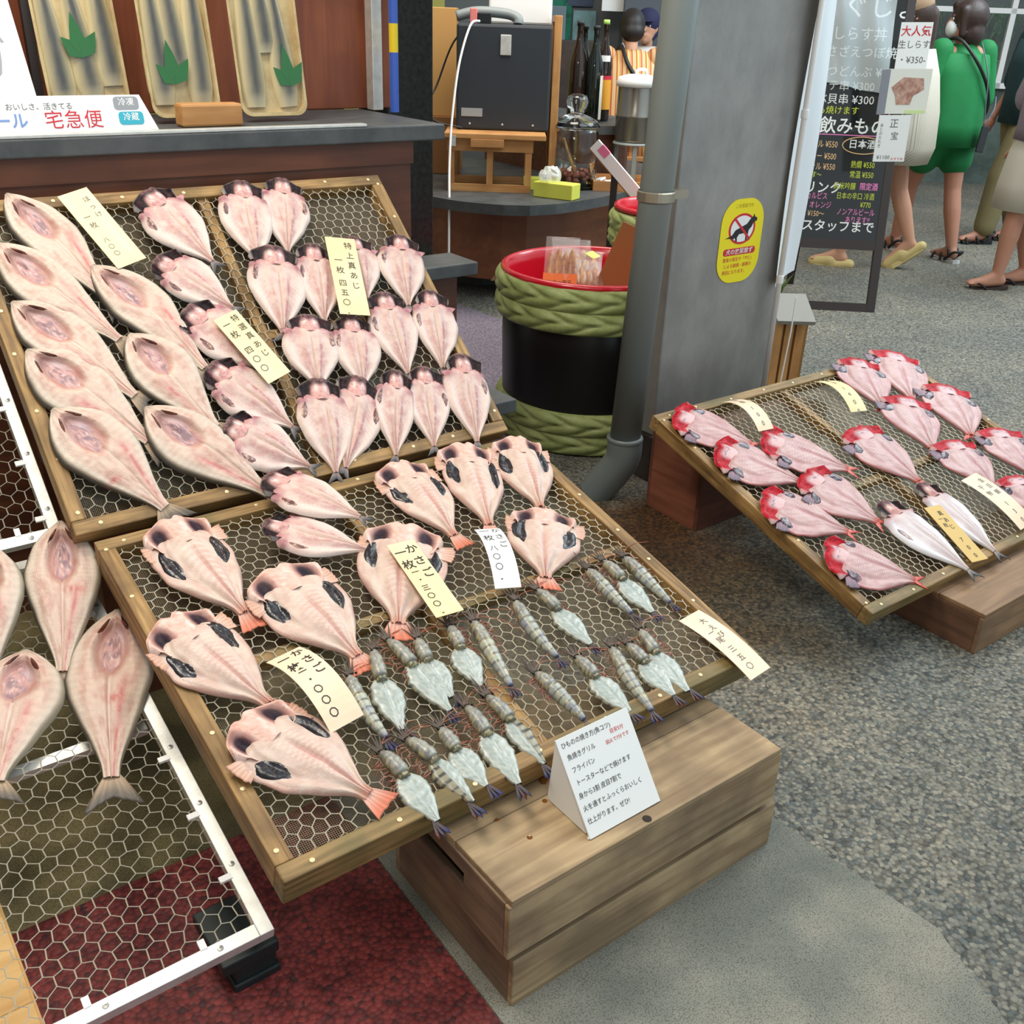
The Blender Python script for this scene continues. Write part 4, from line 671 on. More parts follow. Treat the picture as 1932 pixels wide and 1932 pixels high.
t = MB().box(.635, .655, 2.72, 2.74, 1.118, 1.5).build('dark_frame_bar', M_dark); tag(t, 'dark upright frame bar between the white board and the wrapped packs', 'frame')
# things beside the black stone column
t = thing('striped_pole', 'blue and yellow painted pole standing at the end of the dark counter', 'pole', (1.628, 2.74, 1.1175)); 
MB().lathe([(.013, 0), (.013, .16)], 16).build('lower_blue_section', mat('pole_blue', (64, 98, 190), .35), t); MB().lathe([(.013, .16), (.013, .235)], 16).build('yellow_section', mat('pole_yellow', (236, 206, 40), .35), t); MB().lathe([(.013, .235), (.013, 1.2)], 16).build('upper_blue_section', MATS['pole_blue'], t)
t = MB().box(1.592, 1.625, 2.80, 2.84, 1.1175, 2.3, b=.002).build('silver_post', M_alu); tag(t, 'silver post between the brown panel and the blue pole', 'post')
t = MB().box(-.20, .20, -.12, .12, 0, .55, b=.004).build('cardboard_box', mat('cardboard', (196, 150, 88), .75)); t.location = (3.30, 5.25, .86); t.rotation_euler = (0, 0, -.64); tag(t, 'tall brown cardboard box standing behind the black speaker cabinet', 'box')
t = MB().box(-.24, .24, -.16, .16, .551, .86, b=.004).build('cardboard_box', mat('cardboard_dark', (140, 96, 54), .75)); t.location = (3.30, 5.27, 0); t.rotation_euler = (0, 0, -.64); tag(t, 'darker cardboard box carrying the tall one behind the speaker cabinet', 'box')
# ------------------------------------------------------------------ curved shop counter
PO = [(2.80, 5.6), (2.81, 4.55), (2.858, 4.342), (2.89, 4.24), (2.937, 4.169), (3.021, 4.063), (3.132, 3.993), (3.282, 3.973), (3.48, 4.0), (3.711, 4.057), (3.95, 4.13), (4.7, 4.35), (4.9, 5.6)]
PI = [(2.98, 5.6), (3.0, 4.75), (3.06, 4.58), (3.14, 4.44), (3.22, 4.34), (3.34, 4.28), (3.5, 4.27), (3.7, 4.31), (3.95, 4.4), (4.6, 4.55), (4.7, 5.6)]
t = thing('curved_counter', 'curved dark topped shop counter with a stained plywood front', 'counter', (3.6, 4.6, .1)); o_ = Matrix.Translation((-3.6, -4.6, -.1))
MB().prism(PO, .50, .55, o_).build('counter_top', M_slab, t); MB().prism(PI, .1, .50, o_).build('plywood_front', M_ply, t)
pts = [(-.12, 0), (-.1, .03), (-.075, .035), (-.06, .06), (-.03, .075), (-.01, .11), (.012, .12), (.03, .09), (.05, .075), (.075, .04), (.1, .03), (.12, 0)]
MB().prism(pts, 0, .002, Mx((3.27 - 3.6, 4.295 - 4.6, .0), (.84, -.54, 0), (0, 0, 1), (-.54, -.84, 0))).build('bare_patch', mat('bare_plywood', (176, 140, 96), .7, c2=(150, 112, 74), nscale=14), t)
TI = [(3.92, 5.6), (3.9, 4.9), (3.92, 4.62), (3.98, 4.48), (4.1, 4.44), (4.26, 4.5), (4.4, 4.62), (4.5, 4.8), (4.55, 5.6)]
t = thing('raised_counter', 'raised dark rounded counter shelf carrying the tall bottles', 'counter', (4.2, 4.9, .55)); o_ = Matrix.Translation((-4.2, -4.9, -.55))
MB().prism(TI, .80, .846, o_).build('shelf_top', M_slab, t); MB().prism([(4.2 + (x - 4.2) * .88, 4.95 + (y - 4.95) * .9) for x, y in TI], .55, .80, o_).build('wooden_body', M_panel, t)
FR = -.6415   # things on this counter face the customers
t = thing('wooden_stand', 'small orange-brown wooden stand holding up the black speaker cabinet', 'stand', (3.19, 4.42, .551), FR)
for x in (-.2, 0, .2):
    for y in (0, .30): MB().box(x - .016, x + .016, y, y + .03, .035, .20).build('leg', M_pinez, t)
for y in (0, .30): MB().box(-.216, .216, y - .002, y + .032, 0, .036).build('bottom_rail', M_pine, t); MB().box(-.222, .222, y - .004, y + .034, .20, .262).build('top_rail', M_pine, t)
MB().box(-.235, .285, -.03, .36, .262, .288, b=.004).build('top_board', M_pine, t); MB().box(-.1, .07, -.034, -.004, .222, .262, b=.002).build('drawer_front', M_pine, t); MB().box(-.2, -.175, -.036, -.03, .225, .275).build('latch', M_alu, t)
t = thing('speaker_cabinet', 'large black box speaker cabinet on the small wooden stand', 'speaker', (3.322, 4.50, .840), FR)
MB().box(-.242, .242, 0, .30, 0, .50, b=.012).build('body', mat('speaker_vinyl', (44, 50, 56), .55, bump=.3, bscale=300), t); MB().box(-.02, .035, -.008, .001, .36, .455, b=.003).build('metal_clasp', M_alu, t); MB().box(-.215, -.105, -.003, .001, .065, .105, b=.001).build('blank_plate', mat('plate_grey', (160, 164, 166), .4), t)
for x in (-.17, 0, .16): MB().lathe([(.006, 0), (.004, .003), (0, .004)], 8).build('screw', M_alu, t).matrix_local = Mx((x, -.001, .03), (1, 0, 0), (0, 0, 1), (0, -1, 0))
def curve_pts(P, n=6):
    P = [Vector(p) for p in P]; o = []
    for i in range(len(P) - 1):
        a, b, c, d = P[max(i - 1, 0)], P[i], P[i + 1], P[min(i + 2, len(P) - 1)]
        for k in range(n):
            s = k / n; o.append(.5 * ((2 * b) + (c - a) * s + (2 * a - 5 * b + 4 * c - d) * s * s + (3 * b - a - 3 * c + d) * s ** 3))
    return o + [P[-1]]
t = MB().tube(curve_pts([(3.25, 4.62, 1.352), (3.18, 4.60, 1.33), (3.10, 4.58, 1.15), (3.02, 4.52, .90), (2.96, 4.45, .70), (2.90, 4.36, .53), (2.86, 4.30, .33), (2.845, 4.28, .005)]), .006, 8).build('power_cord', M_white, smooth=True); tag(t, 'white power cord running down past the black speaker cabinet', 'cord')
t = MB().tube(curve_pts([(3.30, 4.72, 1.36), (3.16, 4.72, 1.25), (3.08, 4.75, 1.05), (3.0, 4.72, .95), (3.02, 4.68, .88), (3.14, 4.60, .85)]), .005, 6).build('thin_cable', M_black, smooth=True); tag(t, 'thin black cable hanging behind the white power cord', 'cable')
t = thing('plug_adapter', 'pink and black plug adapter on top of the speaker cabinet', 'plug', (3.30, 4.69, 1.341), FR); MB().box(-.05, -.012, 0, .05, 0, .07, b=.005).build('pink_plug', mat('plug_pink', (226, 130, 124), .4), t); MB().box(-.012, .06, 0, .05, 0, .05, b=.004).build('black_socket', M_black, t)
t = MB().tube(curve_pts([(3.27, 4.86, 1.37), (3.36, 4.80, 1.395), (3.48, 4.71, 1.39), (3.52, 4.66, 1.37), (3.52, 4.65, 1.343)]), .026, 12).build('grey_hose', mat('hose_grey', (128, 136, 136), .5), smooth=True); tag(t, 'grey ribbed hose lying on top of the speaker cabinet', 'hose')
t = MB().box(-.17, .17, 0, .2, 0, .22, b=.012).build('white_box', M_white); t.location = (3.63, 4.78, 1.3405); t.rotation_euler = (0, 0, FR); tag(t, 'white box standing behind the hose on the speaker cabinet', 'box')
# glass jar with sticks and brown sweets
t = thing('glass_jar', 'large clear glass jar with a knobbed lid on the curved counter', 'jar', (3.711, 4.361, .551))
J = [(.118, 0), (.125, .01), (.126, .2), (.122, .285), (.112, .30), (.112, .306), (.115, .305), (.117, .299), (.1195, .283), (.1215, .2), (.1205, .012), (.0, .010)]
MB().lathe(J, 40).build('jar_body', M_glass, t, True)
MB().lathe([(.128, .306), (.13, .318), (.112, .342), (.07, .365), (.036, .376), (.034, .39), (.052, .41), (.058, .435), (.05, .46), (.025, .474), (0, .476)], 40).build('lid', M_glass, t, True)
c_ = mat('brown_sweets', (176, 100, 72), .5, c2=(136, 72, 54), nscale=40); rn = random.Random(5); k = 0
for ring, n in ((.085, 11), (.045, 6), (0.0, 1), (.07, 8)):
    for i in range(n):
        a = 6.283 * i / n + rn.random() * .3; o = MB().ell((0, 0, 0), (.024, .018, .016), 8, 6).build('wrapped_sweet', c_, None, True); o.location = (3.711 + ring * math.cos(a), 4.361 + ring * math.sin(a), .581 + (.028 if k > 17 else 0) + rn.uniform(0, .004)); o.rotation_euler = (rn.random(), rn.random(), rn.random() * 6); k += 1; tag(o, 'brown sweet at the bottom of the large glass jar', 'sweet', 'brown sweets in the glass jar')
t = MB()
t.tube([(3.63, 4.36, .80), (3.70, 4.33, .60)], .005, 6).tube([(3.64, 4.37, .80), (3.715, 4.335, .60)], .005, 6); tag(t.build('wooden_tongs', M_pine), 'pale wooden tongs leaning inside the large glass jar', 'tongs')
t = thing('paper_parcel', 'yellow-green paper parcel with crumpled film on the counter edge', 'parcel', (3.405, 4.125, .551), FR - .5)
MB().box(-.11, .11, -.05, .05, 0, .075, b=.004).build('wrapped_box', mat('yellow_paper', (220, 222, 90), .6), t)
U, V_ = np.meshgrid(np.linspace(0, 1, 24), np.linspace(0, 2 * np.pi, 24, endpoint=False), indexing='ij'); rw = .07 * np.sin(U * np.pi) ** .5 * (.7 + .8 * vn(U * 9, np.cos(V_) * 3 + 5, 2)); Pn = np.stack([-.10 + U * .12, rw * np.cos(V_) * .8, .085 + rw * np.sin(V_) * .55 + .02], -1).reshape(-1, 3)
mesh_obj('crumpled_film', Pn, [(i * 24 + j, (i + 1) * 24 + j, (i + 1) * 24 + (j + 1) % 24, i * 24 + (j + 1) % 24) for i in range(23) for j in range(24)], mat('crumpled_film', (250, 252, 252), .08, alpha=.4, spec=1), t)
t = MB().box(-.05, .05, -.04, .04, 0, .062, b=.003).build('paper_parcel', MATS['yellow_paper']); t.location = (3.462, 4.40, .551); t.rotation_euler = (0, 0, FR); tag(t, 'small yellow-green parcel half hidden behind the wooden stand leg', 'parcel')
# bottles
def bottle(label, x, y, z, h, r, m, lab=None, capm=None):
    t = thing('tall_bottle', label, 'bottle', (x, y, z), FR); MB().lathe([(r * .9, 0), (r, .01), (r, h * .55), (r * .93, h * .62), (r * .5, h * .76), (r * .33, h * .84), (r * .30, h * .95), (r * .36, h * .955), (r * .36, h * .975), (r * .3, h * .98)], 24).build('glass_body', m, t, True); MB().lathe([(r * .39, h * .96), (r * .39, h), (r * .3, h * 1.006)], 16).build('cap', capm or M_black, t, True)
    for c, z0, z1, a0, a1 in lab or ():
        V = []; F = []; n = 12
        for k in range(n + 1):
            a = math.radians(a0 + (a1 - a0) * k / n); V += [((r + .001) * math.cos(a), (r + .001) * math.sin(a), h * z0), ((r + .001) * math.cos(a), (r + .001) * math.sin(a), h * z1)]
            if k: F.append((2 * k - 2, 2 * k, 2 * k + 1, 2 * k - 1))
        mesh_obj('paper_label', V, F, c, t, True)
    return t
gb, gg = mat('brown_glass', (34, 20, 12), .08, spec=.8), mat('dark_green_glass', (14, 22, 18), .06, spec=.8); lw_, lo_ = mat('label_cream', (232, 226, 206), .6), mat('label_orange', (238, 166, 50), .6)
bottle('brown glass bottle nearest the framed board', 3.99, 4.70, .847, .52, .052, gb, [(lw_, .1, .28, -60, -10)])
bottle('dark green bottle with a tall white side label, in front of the others', 4.06, 4.64, .847, .50, .05, gg, [(lw_, .04, .5, -50, 10)])
bottle('bottle with a pale green cap and orange label', 4.20, 4.72, .847, .53, .047, gb, [(lo_, .12, .42, -140, 0), (M_paper, .60, .66, -120, -50), (mat('label_red', (206, 40, 60), .6), .42, .46, -140, 0)], mat('cap_green', (176, 220, 110), .4))
bottle('thin dark bottle tucked behind the three labelled bottles', 4.15, 4.84, .847, .5, .045, gg)
M = Matrix.Translation((3.677, 4.521, .551)) @ Matrix.Rotation(FR + 1.5708, 4, 'Z'); t = thing('framed_board', 'tall framed board leaning beside the speaker cabinet', 'board', M=M)
MB().box(-.17, -.14, -.02, .02, 0, .84, b=.003).build('frame_side', M_pinez, t); MB().box(.14, .17, -.02, .02, 0, .84, b=.003).build('frame_side', M_pinez, t); MB().box(-.14, .14, -.02, .02, .81, .84).build('frame_top', M_pine, t); MB().box(-.14, .14, -.006, .006, .0, .81).build('panel', mat('board_grey', (112, 122, 130), .4), t)
# steel urn
t = thing('steel_urn', 'steel drink urn with a white lid on a wire stand', 'urn', (4.14, 4.36, .551)); 
MB().lathe([(.10, .22), (.108, .225), (.11, .235), (.11, .35), (.113, .355), (.11, .36), (.11, .50), (.11, .505)], 36).build('steel_body', mat('urn_steel', (150, 146, 138), .25, .85), t, True); MB().lathe([(.118, .505), (.12, .53), (.11, .552), (.06, .566), (0, .568)], 36).build('white_lid', M_white, t, True)
MB().tube(curve_pts([(-.04, -.02, .565), (-.03, -.02, .59), (.03, -.02, .59), (.04, -.02, .565)]), .008, 8).build('lid_handle', M_white, t, True); MB().lathe([(.112, .205), (.118, .21), (.112, .22)], 32).build('stand_ring', M_pvc, t)
for a in (0, 2.1, 4.2): MB().box(-.012, .012, -.006, .006, 0, .21).build('stand_leg', M_pvc, t).matrix_local = Matrix.Rotation(a + FR, 4, 'Z') @ Matrix.Translation((0, -.1, 0))
# packets in a shallow tray
t = thing('packet_tray', 'shallow pale wooden tray on the curved counter holding small white packets', 'tray', (3.90, 4.19, .551), FR); 
MB().box(-.15, .3, -.08, .22, 0, .01).build('base', M_pine, t)
for y in (-.08, .21): MB().box(-.15, .3, y, y + .012, .01, .05).build('long_side', M_pine, t)
for x in (-.15, .29): MB().box(x, x + .012, -.07, .21, .01, .05).build('short_side', M_pinez, t)
rn = random.Random(9)
for k in range(9):
    o = MB().box(-.03, .03, -.022, .022, 0, .012, b=.004).build('white_packet', M_paper); c, s = math.cos(FR), math.sin(FR); x, y = -.1 + .045 * (k % 5), -.02 + .1 * (k // 5); o.location = (3.90 + x * c - y * s, 4.19 + x * s + y * c, .575 + .004 * (k % 3)); o.rotation_euler = (rn.uniform(-.3, .3), rn.uniform(-.3, .3), rn.random() * 3); tag(o, 'small white packet lying in the shallow tray on the curved counter', 'packet', 'white packets in the shallow tray')
M = Matrix.Translation((3.31, 3.58, .80)) @ Matrix.Rotation(-.75, 4, 'Z'); t = thing('leaflet_board', 'narrow leaning board with pink and white leaflets beside the grey pipe', 'board', (3.20, 3.64, .86), -1.0)
k = Matrix.Rotation(-.9, 4, 'X'); MB().box(0, .30, -.012, .004, -.01, .045, Matrix.Rotation(.75, 4, 'Y')).build('leaflet_strip', M_paper, t); MB().box(.03, .08, -.0135, .003, .01, .047, Matrix.Rotation(.75, 4, 'Y')).build('pink_leaflet', mat('leaflet_pink', (226, 120, 156), .6), t); MB().box(0, .31, .004, .014, -.02, .0, Matrix.Rotation(.75, 4, 'Y')).build('backing_rail', M_pine, t); MB().box(.10, .13, -.002, .012, -.86, -.10).build('support_post', M_dark, t)
# ------------------------------------------------------------------ barrels with rope bands
def barrel(label, x, y, r, h, bands, rl=1.0):
    t = thing('rope_banded_barrel', label, 'barrel', (x, y, 0)); MB().lathe([(r * .93, 0), (r * .98, h * .25), (r, h * .6), (r, h * .98), (r - .012, h * .985), (r - .02, h * .9), (r - .03, h * .55), (0, h * .55)], 56).build('black_shell', mat('barrel_black', (20, 20, 21), .35), t, True)
    MB().lathe([(r - .03, h * .78), (r - .018, h * .94), (r - .012, h * 1.0), (r - .002, h * 1.012), (r + .010, h * 1.005), (r + .012, h * .985), (r + .001, h * .975)], 56, cap=False).lathe([(r - .03, h * .78), (0, h * .78)], 56, cap=False).build('red_lining', M_red, t, True)
    for z0, rb, ph in bands:
        n, m = 320, 21; V = []; F = []; br = .033
        for i in range(n):
            a = 2 * math.pi * i / n
            for j in range(m):
                q = -math.pi / 2 + math.pi * j / (m - 1); v = 2 * j / (m - 1) - 1; ch = abs(((a * 15 / 6.28319 + ph + abs(v) * 1.05 + (.5 if v > 0 else 0)) % 1.0) - .5) * 2; bu = .013 * (1 - ch ** 3) - .004 * math.exp(-(v / .1) ** 2)
                ra = rb + (br * .62 + bu) * math.cos(q) ** .7 if abs(q) < 1.56 else rb; V.append((ra * math.cos(a), ra * math.sin(a), z0 + br * 1.25 * math.sin(q)))
        for i in range(n):
            for j in range(m - 1): F.append((i * m + j, ((i + 1) % n) * m + j, ((i + 1) % n) * m + j + 1, i * m + j + 1))
        mesh_obj('rope_band', V, F, mat('olive_rope', (142, 154, 88), .5, c2=(168, 178, 116), nscale=20), t, True)
    return t
barrel('black barrel with red lining and olive rope bands beside the grey drain pipe', 2.38, 2.66, .315, .60, ((.552, .314, 0), (.478, .314, .4), (.115, .303, .2), (.043, .296, .7)))
barrel('second rope-banded barrel half hidden behind the grey drain pipe', 3.28, 3.18, .24, .66, ((.60, .24, 0), (.53, .24, .4), (.1, .228, .2)))
M_am = mat('amber_snack', (206, 140, 44), .35, c2=(150, 78, 30), nscale=60); M_film = mat('packet_film', (252, 252, 250), .08, alpha=.13, spec=.8, bump=.6, bscale=90)
def packet(label, loc, rot, w_, h_, band, seed):
    t = thing('snack_packet', label, 'snack packet', M=Matrix.Translation(loc) @ Matrix.Rotation(rot[2], 4, 'Z') @ Matrix.Rotation(rot[0], 4, 'X') @ Matrix.Rotation(rot[1], 4, 'Y')); U, V_ = np.meshgrid(np.linspace(-1, 1, 13), np.linspace(-1, 1, 17), indexing='ij'); hh = .016 * np.sqrt(np.maximum(0, (1 - U ** 4) * (1 - V_ ** 4))) * (.7 + .6 * fbm(U * 2, V_ * 3, seed))
    V = []; F = []
    for sg in (1, -1): V += np.stack([U * w_ / 2, V_ * h_ / 2, sg * hh], -1).reshape(-1, 3).tolist()
    F = [(i * 17 + j, (i + 1) * 17 + j, (i + 1) * 17 + j + 1, i * 17 + j + 1) for i in range(12) for j in range(16)]; F += [tuple(221 + q for q in f[::-1]) for f in F]; mesh_obj('clear_packet', V, F, M_film, t, True)
    for k in range(4): MB().ell(((k - 1.5) * w_ * .2, (-.1 + .06 * (k % 2)) * h_, 0), (w_ * .12, h_ * .34, .009), 8, 6).build('dried_snack', M_am, t, True)
    if band: MB().box(-w_ / 2, w_ / 2, -h_ * .42, -h_ * .2, .014, .0165).build('orange_band', mat('band_orange', (238, 116, 30), .5), t)
    return t
p_ = packet('upright clear snack packet with an orange label inside the red barrel', (2.30, 2.74, .60), (1.0, 0, -.75), .12, .20, True, 1)
o = p_.children[-1]; letter(o, M_ink, [('いか一夜干', .0, -.064, .017)], lambda x, y, l: (x, y, .0165 + l))
packet('clear snack packet lying behind the upright one in the barrel', (2.44, 2.84, .575), (.9, .1, -.5), .15, .18, False, 2)
packet('flat clear snack packet near the cardboard flap in the barrel', (2.385, 2.70, .56), (.55, .1, -.6), .12, .15, False, 3)
packet('snack packet with brown crackers in the middle of the barrel', (2.42, 2.77, .575), (.6, .1, -.75), .15, .16, False, 4)
M = Matrix.Translation((2.47, 2.60, .475)) @ Matrix.Rotation(-.95, 4, 'Z') @ Matrix.Rotation(.35, 4, 'Y'); t = MB().box(-.11, .11, -.003, .003, 0, .26, b=.001).build('cardboard_flap', mat('cardboard_flap', (158, 108, 62), .7)); t.matrix_world = M; tag(t, 'cardboard flap standing inside the red-lined barrel against the pipe', 'cardboard')
t = MB().box(-.03, .03, -.02, .02, 0, .002).build('price_sticker', mat('lime_paper', (222, 236, 80), .6)); t.location = (2.50, 2.80, .60); t.rotation_euler = (.4, 0, .4); tag(t, 'lime yellow paper slip on the snacks inside the barrel', 'paper slip')
# drain pipe
t = thing('drain_pipe', 'grey plastic drain pipe running down beside the steel pillar', 'pipe', (2.062, 2.10, 0))
MB().tube([(.115, 0, 2.6), (0, 0, .19)], .048, 28).build('pipe', M_pvc, t, True); MB().tube(curve_pts([(0, 0, .215), (0, 0, .15), (-.012, .018, .10), (-.034, .05, .04), (-.05, .072, -.0)]), .055, 28).build('elbow', mat('elbow_plastic', (112, 120, 119), .45), t, True)
MB().lathe([(.0505, .925), (.054, .928), (.054, .952), (.0505, .955)], 28, (.036, 0, 0), cap=False).box(.07, .155, -.012, .012, .928, .952).build('steel_clamp', mat('clamp_steel', (170, 160, 142), .35, .7), t); MB().tube([(0, 0, .212), (0, 0, .205)], .057, 28).build('coupling_ring', MATS['elbow_plastic'], t)
# warning sticker on the pillar
M = Mx((2.541, 2.1488, .765), (1, 0, 0), (0, 0, 1), (0, -1, 0)); t = thing('warning_sticker', 'yellow rounded no-dog sticker on the steel pillar', 'sticker', M=M); w2, h2 = .108, .148
def stad(w_, h_, r, n=10): return rr(0, 0, w_, h_, r, n)
MB().prism(stad(w2 * 2 - .02, .262, .075), 0, .0008).build('yellow_panel', mat('sticker_yellow', (244, 226, 20), .45), t); q = lambda x, y, l: (x, y, .0008 + l)
ci = [(.062 * math.cos(6.2832 * k / 40), .038 + .048 * math.sin(6.2832 * k / 40)) for k in range(40)]; MB().prism(ci, .0008, .0011).build('red_ring', M_inkr, t); MB().prism([(x * .85, .038 + (y - .038) * .85) for x, y in ci], .0011, .0014).build('white_disc', M_paper, t)
DG = [(-.075, .012), (-.045, .02), (-.03, .036), (-.005, .044), (.02, .052), (.034, .066), (.045, .072), (.05, .081), (.055, .072), (.066, .068), (.066, .06), (.05, .054), (.044, .042), (.032, .032), (.03, .016), (.026, -.0), (.02, .0), (.02, .018), (.012, .024), (-.012, .022), (-.02, .012), (-.018, .0), (-.024, .0), (-.03, .012), (-.04, .008), (-.052, .012)]
MB().prism([(x, y) for x, y in DG][::-1], .0014, .0017).build('black_dog', M_ink, t); sl_ = Matrix.Translation((0, .038, 0)) @ Matrix.Rotation(-.72, 4, 'Z') @ Matrix.Translation((0, -.038, 0)); MB().box(-.055, .055, .034, .042, .0017, .002, sl_).build('red_slash', M_inkr, t)
MB().prism(rr(0, -.032, .15, .022, .010), .0008, .0012).build('red_bar', M_inkr, t); letter(t, M_paper, [('犬の放尿禁ず', 0, -.0235, .0185, {'off': .01, 'sx': 1.15})], lambda x, y, l: (x, y, .0013 + l), 'white_lettering'); letter(t, M_inkr, [('悪臭の発生や「サビ」', 0, -.050, .0145), ('による破損・崩壊の', 0, -.070, .0145), ('原因になります。', -.012, -.090, .0145)], q); letter(t, mat('ochre_ink', (170, 140, 20), .6), [('この支柱での', 0, .116, .014)], q, 'ochre_lettering')
# ------------------------------------------------------------------ white pole with a vinyl banner, chalk board, notices
t = thing('white_pole', 'thin white pole standing at the pillar edge with a vinyl banner', 'pole', (2.712, 2.105, 0)); MB().lathe([(.009, 0), (.009, 2.6)], 12).build('pole', M_white, t, True); MB().lathe([(.06, 0), (.06, .02), (.012, .03)], 20).build('foot', M_white, t)
for z in (.62, 1.13): MB().lathe([(.012, z), (.0125, z + .012), (.012, z + .024)], 12).build('tie', M_white, t)
U, V_ = np.meshgrid(np.linspace(0, 1, 14), np.linspace(0, 1, 30), indexing='ij'); X = 2.800 + U * .075 - .08 * (1 - U); Y = 2.125 + U * .05 + .012 * np.sin(V_ * 7 + U * 3); Z = .60 + V_ * 1.7 + .03 * U
tag(mesh_obj('vinyl_banner', np.stack([X, Y, Z], -1).reshape(-1, 3), [(i * 30 + j, (i + 1) * 30 + j, (i + 1) * 30 + j + 1, i * 30 + j + 1) for i in range(13) for j in range(29)], mat('white_vinyl', (232, 238, 240), .35), None, True), 'white vinyl banner hanging from the thin white pole by the pillar', 'banner')
BA = Vector((4.834, 3.089, 0)); e_ = Vector((.756, -.654, 0)); nb = Vector((.654, .756, 0)); ln = .21; up = Vector((0, 0, 1)) * math.cos(ln) + nb * math.sin(ln); bn = e_.cross(up)
t = thing('chalk_board', 'black folding chalk board with coloured chalk menu writing on the street', 'sign', M=Mx(BA, e_, up, bn))
W_ = .78
for x in (-W_, -.045): MB().box(x, x + .045, 0, 1.75, -.03, .0, b=.002).build('frame_leg', M_dark, t)
MB().box(-W_ + .045, -.045, .045 - .045, .045, -.03, 0).build('bottom_rail', M_dark, t); MB().box(-W_ + .045, -.045, .325, .375, -.03, .002).build('lower_frame', M_dark, t); MB().box(-W_ + .045, -.045, 1.71, 1.75, -.03, .002).build('upper_frame', M_dark, t)
MB().box(-W_ + .045, -.045, .375, 1.71, -.02, -.004).build('panel', mat('chalk_panel', (18, 21, 22), .12, spec=.6, coat=.5), t)
for x in (-W_ + .03, -.31 - .045): 
    p0, p1 = Vector((x, 1.6, -.05)), Vector((x, .02, -.62)); d = (p1 - p0).normalized(); MB().box(-.02, .02, -.015, .015, 0, (p1 - p0).length, Mx(p0, (1, 0, 0), d.cross(Vector((1, 0, 0))), d)).build('back_leg', M_dark, t)
MB().box(-W_ + .05, -.33, .075, .11, -.625, -.59).build('back_rail', M_dark, t)
cw, cy_, cp, co = mat('chalk_white', (226, 230, 226), .8), mat('chalk_lime', (196, 208, 60), .8), mat('chalk_pink', (232, 130, 190), .8), mat('chalk_peach', (226, 184, 130), .8)
fn = lambda x, y, l: (x, y, -.004 + l); Lf = {'a': 'LEFT'}; B2 = {'a': 'LEFT', 'off': .012}; Ls = {'a': 'LEFT', 'sx': .72}
letter(t, cw, [('げんこつどんぶ ¥300', -.58, 1.235, .058, Lf), ('ホタテ串 ¥300', -.50, 1.165, .055, Lf), ('つぶ貝串 ¥300', -.50, 1.10, .056, Lf), ('お飲みもの', -.50, .985, .088, B2), ('日本酒', -.25, .88, .048, B2), ('ドリンク', -.52, .665, .066, B2), ('詳しくはスタッフまで', -.70, .47, .064, B2), ('ぐじょ', -.36, 1.58, .13, Lf), ('しらす丼', -.40, 1.42, .07, Lf), ('さざえつぼ焼', -.42, 1.33, .06, Lf)], fn, 'white_chalk')
letter(t, cy_, [('他の品も焼けます', -.56, 1.04, .043, Lf), ('熱燗 ¥550', -.225, .775, .040, Ls), ('常温 ¥550', -.225, .725, .040, Ls), ('純米吟醸', -.30, .665, .040, Ls), ('日本の辛口 冷酒', -.28, .615, .038, Ls), ('¥770', -.15, .573, .038, Ls), ('あります〜', -.50, .715, .036, Ls)], fn, 'lime_chalk')
letter(t, cp, [('限定酒', -.165, .666, .040, {'a': 'LEFT', 'sx': .8, 'off': .01}), ('カルピス', -.44, .61, .040, Ls), ('ジュース・オレンジ', -.56, .565, .040, Ls), ('ノンアルビール', -.27, .535, .040, Ls), ('あります!!', -.22, .495, .040, Ls)], fn, 'pink_chalk')
letter(t, co, [('ビール ¥550', -.47, .872, .043, Ls), ('サワー ¥500', -.47, .812, .043, Ls), ('カクテル ¥550', -.50, .760, .043, Ls), ('¥150〜', -.42, .52, .040, Ls)], fn, 'peach_chalk')
rb = MB(); N_ = 36
for (cx_, cy2, ra, rb2) in ((-.175, .852, .105, .042),):
    rb.tube([(cx_ + ra * math.cos(6.2832 * k / N_), cy2 + rb2 * math.sin(6.2832 * k / N_), -.003) for k in range(N_ + 1)], .0025, 5)
rb.build('chalk_ring', co, t); rb = MB().tube([(-.085 + .026 * math.cos(6.2832 * k / 24), 1.018 + .026 * math.sin(6.2832 * k / 24), -.003) for k in range(25)], .003, 5); rb.build('chalk_smiley', cp, t)
MB().box(-.50, -.07, .899, .903, -.004, -.002).build('chalk_underline', cp, t)
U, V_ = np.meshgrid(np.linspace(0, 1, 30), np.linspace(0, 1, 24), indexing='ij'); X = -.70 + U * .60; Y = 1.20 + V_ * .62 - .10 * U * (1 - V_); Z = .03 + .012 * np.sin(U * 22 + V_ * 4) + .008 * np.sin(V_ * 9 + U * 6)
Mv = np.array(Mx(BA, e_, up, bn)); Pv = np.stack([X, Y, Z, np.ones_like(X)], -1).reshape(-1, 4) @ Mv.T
tag(mesh_obj('vinyl_glare_sheet', Pv[:, :3], [(i * 24 + j, (i + 1) * 24 + j, (i + 1) * 24 + j + 1, i * 24 + j + 1) for i in range(29) for j in range(23)], mat('vinyl_painted_glare', (226, 238, 240), .18, alpha=.48, spec=.8), None, True), 'vinyl sheet tinted with whitish glare, hanging over the upper part of the chalk board', 'vinyl sheet')  # half-opaque white of the sheet stands in for glare on the board
